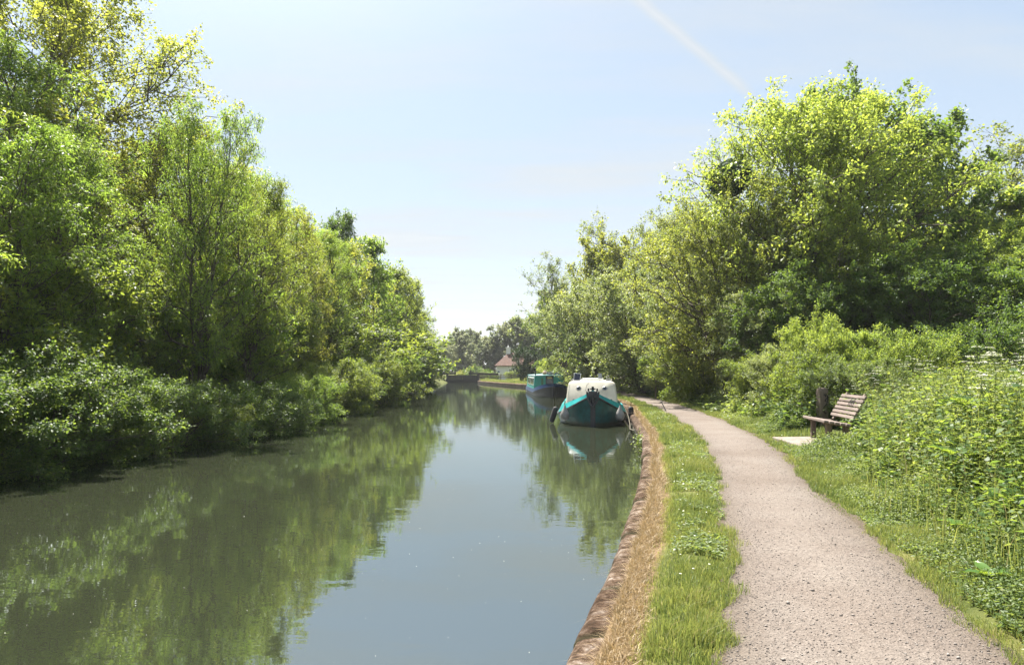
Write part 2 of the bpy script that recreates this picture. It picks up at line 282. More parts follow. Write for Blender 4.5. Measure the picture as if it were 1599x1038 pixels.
strip('water', np.concatenate([np.arange(-11.4, 110, 1.2), [110.2]]), wx, lambda X, Y: 0 * X, wmt)

# ------------------------------------------------------------------ canal wall
def stone_mat():
    m, n, l, p, o = mat('coping_stone'); c = n.new('ShaderNodeTexCoord')
    a = n.new('ShaderNodeTexNoise'); a.inputs['Scale'].default_value = 9; a.inputs['Detail'].default_value = 10; a.inputs['Roughness'].default_value = .72; l.new(c.outputs['Object'], a.inputs['Vector'])
    f = n.new('ShaderNodeTexNoise'); f.inputs['Scale'].default_value = 45; f.inputs['Detail'].default_value = 8; f.inputs['Roughness'].default_value = .7; l.new(c.outputs['Object'], f.inputs['Vector'])
    ra = ramp(n, [(.36, (.022, .016, .010)), (.46, (.055, .034, .021)), (.54, (.11, .078, .057)), (.62, (.19, .158, .132)), (.75, (.29, .26, .225))]); l.new(a.outputs[0], ra.inputs[0])
    rf = ramp(n, [(.3, (.45, .42, .4)), (.52, (1, 1, 1)), (.7, (1.35, 1.35, 1.35))]); l.new(f.outputs[0], rf.inputs[0])
    mm = n.new('ShaderNodeMix'); mm.data_type = 'RGBA'; mm.blend_type = 'MULTIPLY'; mm.inputs[0].default_value = 1; l.new(ra.outputs[0], mm.inputs[6]); l.new(rf.outputs[0], mm.inputs[7]); ja = n.new('ShaderNodeAttribute'); ja.attribute_name = 'joint'; ba = n.new('ShaderNodeAttribute'); ba.attribute_name = 'block'
    rb_ = ramp(n, [(0, (.72, .66, .62)), (.5, (1, .98, .96)), (1, (1.3, 1.32, 1.34))]); l.new(ba.outputs['Fac'], rb_.inputs[0]); mb_ = n.new('ShaderNodeMix'); mb_.data_type = 'RGBA'; mb_.blend_type = 'MULTIPLY'; mb_.inputs[0].default_value = 1; l.new(mm.outputs[2], mb_.inputs[6]); l.new(rb_.outputs[0], mb_.inputs[7])
    mj = n.new('ShaderNodeMix'); mj.data_type = 'RGBA'; l.new(ja.outputs['Fac'], mj.inputs[0]); l.new(mb_.outputs[2], mj.inputs[6]); mj.inputs[7].default_value = (.03, .028, .014, 1); l.new(mj.outputs[2], p.inputs['Base Color'])
    b = n.new('ShaderNodeBump'); b.inputs['Strength'].default_value = 1; b.inputs['Distance'].default_value = .02; l.new(a.outputs[0], b.inputs['Height'])
    b2 = n.new('ShaderNodeBump'); b2.inputs['Strength'].default_value = 1; b2.inputs['Distance'].default_value = .008; l.new(f.outputs[0], b2.inputs['Height']); l.new(b.outputs[0], b2.inputs['Normal']); l.new(b2.outputs[0], p.inputs['Normal'])
    p.inputs['Roughness'].default_value = .95; p.inputs['Specular IOR Level'].default_value = .1
    return m
M['coping'] = stone_mat()
def brick_mat():
    m, n, l, p, o = mat('wall_brick'); c = n.new('ShaderNodeAttribute'); c.attribute_name = 'along'; c2 = n.new('ShaderNodeTexCoord'); s = n.new('ShaderNodeSeparateXYZ'); l.new(c2.outputs['Object'], s.inputs[0])
    cb = n.new('ShaderNodeCombineXYZ'); l.new(c.outputs['Fac'], cb.inputs[0]); l.new(s.outputs[2], cb.inputs[1])
    br = n.new('ShaderNodeTexBrick'); br.inputs['Scale'].default_value = 1; br.inputs['Brick Width'].default_value = .24; br.inputs['Row Height'].default_value = .085; br.inputs['Mortar Size'].default_value = .008
    br.inputs['Color1'].default_value = (.20, .12, .09, 1); br.inputs['Color2'].default_value = (.27, .19, .15, 1); br.inputs['Mortar'].default_value = (.22, .20, .17, 1); l.new(cb.outputs[0], br.inputs['Vector'])
    z = n.new('ShaderNodeTexNoise'); z.inputs['Scale'].default_value = 3; z.inputs['Detail'].default_value = 8; l.new(c2.outputs['Object'], z.inputs['Vector']); r = ramp(n, [(.3, (.35, .38, .25)), (.65, (1.1, 1.05, 1))]); l.new(z.outputs[0], r.inputs[0])
    mm = n.new('ShaderNodeMix'); mm.data_type = 'RGBA'; mm.blend_type = 'MULTIPLY'; mm.inputs[0].default_value = 1; l.new(br.outputs[0], mm.inputs[6]); l.new(r.outputs[0], mm.inputs[7]); l.new(mm.outputs[2], p.inputs['Base Color'])
    b = n.new('ShaderNodeBump'); b.inputs['Distance'].default_value = .01; l.new(z.outputs[0], b.inputs['Height']); l.new(b.outputs[0], p.inputs['Normal']); p.inputs['Roughness'].default_value = .9
    return m
M['brick'] = brick_mat()
ys_w = np.concatenate([np.arange(-11, 14, .035), np.arange(14, 30, .08), np.arange(30, 108, .4)])
arc = np.cumsum(np.concatenate([[0], np.hypot(np.diff(ys_w), np.diff(RB(ys_w)))]))
stone_len = .92
blk = (arc / stone_len) % 1.0; bid = np.floor(arc / stone_len).astype(int)
hr = np.random.default_rng(5); bh = hr.uniform(-.012, .012, bid.max() + 2); bo = hr.uniform(-.018, .018, bid.max() + 2)
gap = np.where((blk < .045) | (blk > .965), 1.0, 0.0)
wall = empty('canal_wall', (0, 0, 0), 'long mossy stone coped brick wall between the canal and the grass verge', 'wall')
prof = [(-.03, .16), (-.055, .18), (-.06, .235), (-.055, .29), (-.03, .335), (0.0, .355), (.05, .362), (.09, .364), (.14, .362), (.19, .36), (.235, .352), (.265, .33), (.27, .2)]
def cop_x(ys): return np.stack([RB(ys) + dx + bo[bid] * (dx < .05) + .012 * wave(ys * 3, 0 * ys + dx * 20, 2, 9) for dx, _ in prof], 1)
def cop_z(X, Y):
    Z = np.repeat(np.array([z for _, z in prof])[None], X.shape[0], 0)
    top = (Z > .3)
    Z = Z + top * (bh[bid][:, None] - .03 * gap[:, None] + .010 * wave(X, Y, 9, 2) + .006 * wave(X, Y, 26, 4))
    return Z
bt = hr.uniform(0, 1, bid.max() + 2)
o1 = strip('coping', ys_w, cop_x, cop_z, M['coping'], {'joint': lambda X, Y: np.repeat(gap[:, None], X.shape[1], 1), 'block': lambda X, Y: np.repeat(bt[bid][:, None], X.shape[1], 1)}, kind=None); o1.parent = wall
fx = lambda ys: np.stack([RB(ys) + v + .006 * wave(ys, ys * 0 + v, 7, 3) for v in (0, .0, .005, .01)], 1)
fz = lambda X, Y: np.repeat(np.array([-1.2, -.3, 0.05, .2])[None], X.shape[0], 0)
o2 = strip('brick_face', ys_w, fx, fz, M['brick'], {'along': lambda X, Y: np.repeat(arc[:, None], 4, 1)}, kind=None); o2.parent = wall

# ------------------------------------------------------------------ trees
def perp_dir(T, rng):
    r = rng.normal(size=T.shape); r -= (r * T).sum(-1, keepdims=True) * T; return norm(r)
def branch(st, d, Ln, K, up, wob, rng):
    n = len(st); s = np.linspace(0, 1, K + 1)[None, :, None]; Ln = Ln[:, None, None]
    P = st[:, None] + d[:, None] * Ln * s + np.array([0, 0, 1.])[None, None] * (up * Ln) * s ** 2
    w = np.cumsum(rng.normal(size=(n, K + 1, 3)), 1) * wob * Ln; w -= w[:, :1]
    return P + w
def child(P, per, s0, s1, ang, rng, upb=0.15, flat=0.0):
    n, k, _ = P.shape; idx = np.repeat(np.arange(n), per); s = rng.uniform(s0, s1, len(idx)) * (k - 1)
    i = np.minimum(s.astype(int), k - 2); f = (s - i)[:, None]
    pos = P[idx, i] * (1 - f) + P[idx, i + 1] * f; T = norm(P[idx, i + 1] - P[idx, i])
    a = rng.normal(ang, .22, len(idx))[:, None]; pd = perp_dir(T, rng); pd[:, 2] *= (1 - flat); pd = norm(pd)
    d = T * np.cos(a) + pd * np.sin(a); d[:, 2] += upb; return pos, norm(d), idx, s / (k - 1)
def make_tree(seed, H=10, R=2.8, stems=3, NL=24, NS=9, NT=6, LV=16, tb=.15, leaf=.11, tpl='diamond', spread=.12, el0=.3, el1=1.2,
              droop=.0, tr=.14, env=(0.5, 0.35), lean=(0, 0), top=.97, lv=(.72, 1.12), wob=.035, clump=.35, twig=.5, upb=.12, hang=.2, jitter=.12, minr=.004):
    """a branching skeleton (stems, limbs, boughs, twigs) with leaves set along the twigs"""
    rng = np.random.default_rng(seed)
    az = rng.uniform(0, 6.28) + np.arange(stems) * 2.4; sp = spread * rng.uniform(.5, 1.3, stems) * (stems > 1)
    d = norm(np.stack([np.cos(az) * sp + lean[0], np.sin(az) * sp + lean[1], np.ones(stems)], -1))
    Ls = H * top * rng.uniform(.85, 1.0, stems); Ls[0] = H * top
    st = np.stack([np.cos(az) * tr * 1.1 * (stems > 1), np.sin(az) * tr * 1.1 * (stems > 1), np.full(stems, -.15)], -1)
    P0 = branch(st, d, Ls, 14, .0, .009, rng)
    n = stems * NL; idx = np.repeat(np.arange(stems), NL); s = np.tile(tb + (.985 - tb) * np.linspace(0, 1, NL) ** .85, stems) + rng.uniform(-.02, .02, n); s = np.clip(s, tb, .99)
    kk = s * 14; i = np.minimum(kk.astype(int), 13); f = (kk - i)[:, None]; pos = P0[idx, i] * (1 - f) + P0[idx, i + 1] * f
    t = (s - tb) / (1 - tb); pk, lo = env
    e = np.where(t < pk, lo + (1 - lo) * np.sin(np.clip(t / pk, 0, 1) * math.pi / 2), np.cos(np.clip((t - pk) / (1 - pk), 0, 1) * math.pi / 2) ** .75 * .92 + .08)
    ph = np.arange(n) * 2.39996 + rng.uniform(0, .8, n); el = el0 + (el1 - el0) * t ** 1.3 + rng.normal(0, .12, n)
    base_az = az[idx]; outw = np.stack([np.cos(base_az), np.sin(base_az), 0 * base_az], -1) * (.35 if stems > 1 else 0)
    dl = norm(np.stack([np.cos(ph) * np.cos(el), np.sin(ph) * np.cos(el), np.sin(el)], -1) + outw)
    Ll = R * e * rng.uniform(*lv, n) + .25
    P1 = branch(pos, dl, Ll, 7, .12 - droop, wob, rng)
    rad0 = tr * (1 - .88 * s) * .55 * np.clip(Ll / R, .35, 1)
    pos, d2, i1, s1 = child(P1, NS, .18, 1.0, .75, rng, upb, .3); L2 = Ll[i1] * .42 * (1.15 - .6 * s1) * rng.uniform(.6, 1.25, len(i1))
    P2 = branch(pos, d2, L2, 4, .08 - droop * 1.2, wob * 1.3, rng)
    pos, d3, i2, s2 = child(P2, NT, .2, 1.0, .7, rng, upb * .5, .2); L3 = twig * (1.1 - .4 * s2) * rng.uniform(.6, 1.2, len(i2))
    P3 = branch(pos, d3, L3, 3, -hang * .5, .05, rng)
    keep = rng.uniform(size=len(P3)) < 1 - clump * (.5 + .5 * np.sin(P3[:, 0, 0] * 2.2 + seed) * np.sin(P3[:, 0, 1] * 2.0 + 1) * np.sin(P3[:, 0, 2] * 1.7 + 2 + seed))
    keep &= rng.uniform(size=len(P3)) < np.clip(Ll[i1[i2]] / (.5 * R), .3, 1)
    P3 = P3[keep]
    tv = merge([tubes(P0, np.full(stems, tr) * rng.uniform(.7, 1.0, stems), np.full(stems, .015), 9), tubes(P1, np.maximum(rad0, .012), np.full(n, .008), 6),
                tubes(P2, np.clip(rad0[i1] * .4, .007, .05), np.full(len(P2), .004), 4), tubes(P3[::2], np.full(len(P3[::2]), max(minr, .004)), np.full(len(P3[::2]), .002), 3)])
    # leaves
    m = len(P3); ii = np.repeat(np.arange(m), LV); s = rng.uniform(.05, 1.05, m * LV) * 3; i = np.clip(s.astype(int), 0, 2); f = (s - i)[:, None]
    lp = P3[ii, i] * (1 - f) + P3[ii, i + 1] * f; lt = norm(P3[ii, 3] - P3[ii, 0]); lp = lp + rng.normal(size=lp.shape) * jitter * .5
    A = lt * .5 + rng.normal(size=lp.shape) * .65; A[:, 2] -= hang
    cen = np.array([0, 0, H * .5]); outd = norm(lp - cen)
    Nn = norm(np.array([0, 0, 1.0]) + outd * .2 + rng.normal(size=lp.shape) * .45)
    sz = leaf * rng.uniform(.65, 1.3, len(lp)); V, F, k = leaves(lp, A, Nn, sz, tpl)
    tw = rng.uniform(-.12, .12, m)[ii]; tint = np.clip(.42 + tw * 1.4 + .26 * wave(lp[:, 0] + lp[:, 2] * .6, lp[:, 1] + lp[:, 2], 1.0, seed) + rng.normal(0, .17, len(lp)), 0, 1)
    tm = npmesh('trunk', tv[0], tv[1], smooth=True); cm = npmesh('crown', V, F, tint=np.repeat(tint, k))
    return tm, cm
KIND = {}
def kind(key, **kw):
    KIND[key] = make_tree(**kw)
D_ = dict
kind('ash1', seed=1, H=10, R=2.5, stems=3, NL=26, NS=9, NT=6, LV=12, tb=.10, leaf=.115, tpl='slim', spread=.10, env=(.35, .6), hang=.5, tr=.12)
kind('ash2', seed=2, H=10, R=2.6, stems=2, NL=34, NS=9, NT=6, LV=12, tb=.08, leaf=.115, tpl='slim', spread=.09, env=(.4, .6), hang=.5, tr=.13)
kind('ash3', seed=3, H=10, R=2.9, stems=4, NL=20, NS=9, NT=6, LV=12, tb=.07, leaf=.115, tpl='slim', spread=.16, env=(.45, .55), hang=.5, tr=.11)
kind('ashfar1', seed=4, H=10, R=2.7, stems=2, NL=26, NS=8, NT=5, LV=10, tb=.05, leaf=.17, spread=.10, env=(.35, .75), hang=.35, tr=.12, twig=.6)
kind('ashfar2', seed=5, H=10, R=2.4, stems=1, NL=44, NS=8, NT=5, LV=10, tb=.05, leaf=.17, env=(.3, .8), hang=.35, tr=.14, twig=.6)
kind('maple', seed=6, H=19, R=8.0, stems=4, NL=18, NS=13, NT=8, LV=19, tb=.25, leaf=.13, tpl='round', spread=.22, el0=.1, el1=1.1, env=(.45, .75), tr=.34, clump=.45, twig=.75, wob=.05, jitter=.25)
kind('bigash', seed=23, top=.84, lv=(.85, .98), H=15, R=5.4, stems=3, NL=30, NS=13, NT=8, LV=11, tb=.2, leaf=.15, spread=.13, el0=.15, el1=1.15, env=(.45, .75), tr=.27, clump=.45, twig=.65, wob=.045, hang=.4, jitter=.2)
kind('sycamore', seed=8, H=15, R=5.2, stems=2, NL=28, NS=11, NT=6, LV=12, tb=.18, leaf=.22, tpl='round', spread=.16, el0=.2, el1=1.1, env=(.5, .6), tr=.3, clump=.7, twig=.6, jitter=.2)
kind('alder', seed=9, H=10, R=4.4, stems=5, NL=16, NS=11, NT=7, LV=15, tb=.14, leaf=.10, tpl='round', spread=.38, el0=.25, el1=1.0, env=(.5, .65), tr=.17, clump=.5, twig=.55, wob=.06)
kind('willow', seed=10, H=8, R=3.6, stems=6, NL=14, NS=10, NT=7, LV=16, tb=.08, leaf=.12, tpl='ovate', spread=.4, el0=.2, el1=1.0, env=(.4, .8), tr=.12, clump=.35, twig=.55)
kind('sparse', seed=11, H=16, R=5.0, stems=3, NL=18, NS=10, NT=6, LV=6, tb=.3, leaf=.16, tpl='round', spread=.2, el0=.4, el1=1.1, env=(.6, .4), tr=.26, clump=.4, twig=.7, wob=.07, minr=.008)
kind('shrub1', seed=12, H=3, R=1.5, stems=9, NL=9, NS=7, NT=6, LV=19, tb=.05, leaf=.066, tpl='ovate', spread=.6, el0=.1, el1=1.0, env=(.5, .8), tr=.03, clump=.2, twig=.3)
kind('shrub2', seed=13, H=3, R=1.6, stems=12, NL=7, NS=7, NT=6, LV=18, tb=.03, leaf=.068, tpl='ovate', spread=.75, el0=.0, el1=.9, env=(.4, .85), tr=.03, clump=.25, twig=.3)
kind('shrubfar', seed=14, H=3, R=1.6, stems=9, NL=8, NS=6, NT=4, LV=9, tb=.05, leaf=.16, tpl='diamond', spread=.6, el0=.1, el1=1.0, env=(.5, .8), tr=.03, clump=.2, twig=.3)
kind('poplar', seed=15, H=11, R=2.0, stems=2, NL=30, NS=7, NT=5, LV=13, tb=.15, leaf=.17, spread=.1, el0=.5, el1=1.25, env=(.4, .55), tr=.13, hang=.3, clump=.4)
kind('distant', seed=16, H=11, R=4.4, stems=3, NL=22, NS=9, NT=6, LV=13, tb=.08, leaf=.30, tpl='round', spread=.22, el0=.2, el1=1.1, env=(.5, .7), tr=.25, twig=.8, clump=.5)
def groundz(x, y): return float(ground_z(np.array([[float(x)]]), np.array([[float(y)]]))[0, 0])
def top_of(me):
    a = np.empty(len(me.vertices) * 3, dtype=np.float32); me.vertices.foreach_get('co', a); return float(np.percentile(a[2::3], 99.98))
BASEH = {k_: top_of(v_[1]) for k_, v_ in KIND.items()}
def tree(name, key, leafm, x, y, H, label, cat='tree', rz=None, wide=1.0, bark='bark', group=None, z=None):
    s = H / BASEH[key]; rz = (x * 7.3 + y * 3.1) % 6.28 if rz is None else rz
    e = empty(name, (x, y, (groundz(x, y) if z is None else z) - .02), label, cat, group, rz, (s * wide, s * wide, s))
    tm, cm = KIND[key]; sh = cat in ('shrub', 'bush', 'bramble', 'hedge')
    link('stem' if sh else 'trunk', tm, e, M[bark]); link('foliage' if sh else 'crown', cm, e, M[leafm]); return e
TREES = [
 # left bank, near to far
 ('ash_tree', 'ash3', 'ash', -12.2, 12.5, 7.6, 'pale green ash at the left edge behind the ivy covered bank', 1.05),
 ('ash_tree', 'ash1', 'ash', -11.6, 15.6, 7.6, 'bright ash with drooping sprays near the left edge of the water', 1.15),
 ('ash_tree', 'ash2', 'ash', -11.7, 18.6, 7.4, 'loose light green ash between the left edge ash and the tall many stemmed ash', 1.15),
 ('ash_tree', 'ash1', 'ash', -9.9, 22.2, 9.8, 'tall slender ash with bare dark stems rising to a pointed top', .74),
 ('ash_tree', 'ash2', 'mid', -9.3, 24.8, 8.7, 'dark leaved ash leaning over the water just past the tall pointed ash', .82),
 ('maple_tree', 'maple', 'yellow', -19.6, 26.5, 19.5, 'huge yellow green maple with open dark limbs above all the left trees', 1.0),
 ('ash_tree', 'ash3', 'ash', -11.6, 29.5, 10.0, 'broad ash behind the dark leaved ash on the left bank', .95),
 ('ash_tree', 'ash1', 'yellow', -10.3, 33, 8.8, 'yellow green young ash right of the broad ash', .95),
 ('ash_tree', 'ash2', 'ash', -10.2, 38.5, 9.0, 'fresh green ash halfway along the left bank', .95),
 ('ash_tree', 'ashfar1', 'yellow', -10.0, 44, 9.6, 'sunlit yellow green tree halfway along the left bank', .95),
 ('alder_tree', 'ashfar1', 'dark', -11.4, 50, 12.2, 'dark tuft topped alder standing above its neighbours on the left bank', .7),
 ('ash_tree', 'ashfar2', 'ash', -9.5, 53, 11.4, 'tall bright columnar tree just right of the dark tuft topped alder', .95),
 ('ash_tree', 'ashfar1', 'mid', -9.5, 61, 10.6, 'mid green rounded tree beyond the bright columnar tree', .9),
 ('ash_tree', 'ashfar2', 'mid', -10.0, 71, 10.6, 'darker bushy tree third from the far end of the left row', 1.0),
 ('ash_tree', 'ashfar1', 'mid', -10.8, 83, 10.0, 'rounded tree second from the far end of the left row', 1.0),
 ('alder_tree', 'ashfar2', 'dark', -12.6, 97, 9.0, 'dark low tree at the far end of the left row by the lock', 1.0),
 # second row on the left
 ('field_maple', 'ash3', 'mid', -15.5, 15.5, 9.4, 'shaded maple behind the left edge ash', 1.3),
 ('field_maple', 'ash2', 'ash', -15.2, 21, 10.4, 'light maple under the huge yellow green maple', 1.3),
 ('field_maple', 'ash3', 'yellow', -14.2, 27.5, 11.4, 'yellowish maple filling the gap left of the tall slender ash', 1.25),
 ('field_maple', 'ashfar1', 'mid', -14.8, 36, 10.6, 'green maple behind the yellow green young ash', 1.3),
 ('field_maple', 'ashfar1', 'ash', -14.5, 45, 11.6, 'green maple behind the halfway trees of the left bank', 1.35),
 ('field_maple', 'ashfar2', 'mid', -14.5, 57, 11.6, 'dense maple behind the bright columnar tree', 1.5),
 ('field_maple', 'ashfar1', 'mid', -14.5, 70, 11.2, 'dense maple behind the darker bushy tree', 1.5),
 ('field_maple', 'ashfar2', 'mid', -14.5, 85, 10.2, 'dense maple behind the far end of the left row', 1.6),
 ('oak_tree', 'distant', 'mid', -22, 42, 13.5, 'broad oak hidden deep behind the left row', 1.2),
 ('oak_tree', 'distant', 'mid', -22, 60, 14, 'second broad oak hidden deep behind the left row', 1.2),
 # right side
 ('ash_tree', 'bigash', 'lime', 12.9, 31, 13.8, 'great airy bright green ash, tallest tree right of the path', 1.06),
 ('sycamore_tree', 'sycamore', 'dark', 20.3, 36, 15.4, 'dark green sycamore to the right of the great airy ash', .98),
 ('sycamore_tree', 'sycamore', 'dark', 18.6, 39, 18.0, 'dark sycamore top showing behind the great airy ash', .72),
 ('oak_tree', 'sparse', 'olive', 36.0, 50, 19.0, 'thinly leaved brownish tree on the skyline at the right edge', 1.2),
 ('birch_tree', 'poplar', 'lime', 22.3, 29, 9.0, 'bright slender birch with thin dark trunks at the right edge', 1.3),
 ('alder_tree', 'alder', 'olive', 9.8, 31.5, 10.3, 'spreading olive green alder with leaning bare limbs over the path', 1.05),
 ('alder_tree', 'alder', 'olive', 9.9, 29.8, 9.5, 'narrow olive alder wrapped round the ivy topped dead trunk', .62),
 ('alder_tree', 'alder', 'mid', 12.4, 28.5, 7.6, 'lower green alder between the spreading alder and the great ash', 1.0),
 ('willow_tree', 'willow', 'silver', 8.3, 45, 8.4, 'silvery leaved willow hanging over the path behind the cream barge', 1.1),
 ('willow_tree', 'willow', 'silver', 6.9, 54, 8.6, 'pale silvery willow above the far moored boat', 1.05),
 ('willow_tree', 'willow', 'silver', 9.3, 37.5, 7.0, 'grey green willow where the path enters the shade', 1.0),
 ('oak_tree', 'sycamore', 'yellow', 8.4, 64, 15.0, 'yellowish oak above the silvery willows', .8),
 ('oak_tree', 'sparse', 'olive', 10.6, 66, 17.6, 'dark twiggy tree top poking above the yellowish oak', .8),
 ('oak_tree', 'sparse', 'silver', 6.0, 76, 15.6, 'pale thin leaved tree sloping down to the left over the far boat', 1.0),
 ('oak_tree', 'bigash', 'olive', 13, 50, 12.8, 'olive green tree between the spreading alder and yellowish oak', .9),
 ('sycamore_tree', 'sycamore', 'dark', 4.3, 86, 12.4, 'dark green tree hiding the right half of the white cottage', .72),
 ('sycamore_tree', 'sycamore', 'mid', 6.6, 76, 12.4, 'dense green tree right of the dark tree by the cottage', .8),
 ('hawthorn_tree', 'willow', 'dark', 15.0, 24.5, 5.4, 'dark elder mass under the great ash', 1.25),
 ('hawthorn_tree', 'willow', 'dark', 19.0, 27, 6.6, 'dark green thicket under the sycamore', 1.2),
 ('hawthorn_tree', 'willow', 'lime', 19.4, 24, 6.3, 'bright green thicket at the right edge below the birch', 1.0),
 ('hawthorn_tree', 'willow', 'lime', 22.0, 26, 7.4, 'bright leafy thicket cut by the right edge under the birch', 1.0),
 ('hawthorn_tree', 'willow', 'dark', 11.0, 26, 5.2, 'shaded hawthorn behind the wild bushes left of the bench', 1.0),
 ('hawthorn_tree', 'willow', 'silver', 9.7, 27.5, 4.8, 'greyish hawthorn at the edge of the path shade', .95),
 ('hawthorn_tree', 'willow', 'mid', 17.2, 33, 8.0, 'green thicket behind the great airy ash', 1.3),
 ('hawthorn_tree', 'willow', 'mid', 25, 36, 9.0, 'green thicket behind the birch', 1.4),
 ('hawthorn_tree', 'willow', 'mid', 15, 44, 8.5, 'dense thicket behind the spreading alder', 1.4),
 ('oak_tree', 'distant', 'mid', 17, 72, 12, 'green oak glimpsed behind the willows', 1.2),
 ('oak_tree', 'distant', 'mid', 28, 62, 13, 'broad green oak behind the thickets on the right', 1.2),
 ('oak_tree', 'distant', 'mid', 12, 92, 12, 'green oak behind the dense tree by the cottage', 1.1),
 # beyond the lock
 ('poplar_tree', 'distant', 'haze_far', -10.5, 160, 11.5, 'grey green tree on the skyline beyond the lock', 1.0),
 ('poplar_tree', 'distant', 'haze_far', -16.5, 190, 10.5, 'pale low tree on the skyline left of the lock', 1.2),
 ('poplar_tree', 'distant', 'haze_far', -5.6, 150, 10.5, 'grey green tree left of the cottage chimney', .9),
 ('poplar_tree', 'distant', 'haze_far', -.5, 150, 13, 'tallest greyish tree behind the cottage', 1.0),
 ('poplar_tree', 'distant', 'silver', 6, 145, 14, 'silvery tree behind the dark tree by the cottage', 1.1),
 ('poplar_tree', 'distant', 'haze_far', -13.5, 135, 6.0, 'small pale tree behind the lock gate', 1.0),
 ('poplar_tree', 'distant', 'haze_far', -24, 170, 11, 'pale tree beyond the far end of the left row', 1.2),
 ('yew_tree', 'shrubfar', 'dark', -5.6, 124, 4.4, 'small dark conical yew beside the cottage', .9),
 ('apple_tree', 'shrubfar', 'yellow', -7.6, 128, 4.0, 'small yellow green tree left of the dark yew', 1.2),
]
for nm, key, lm, x, y, H, lab, wd in TREES:
    if -12 < x < -8 and 40 < y < 90: x -= .8
    tree(nm, key, lm, x, y, H, lab, wide=wd)
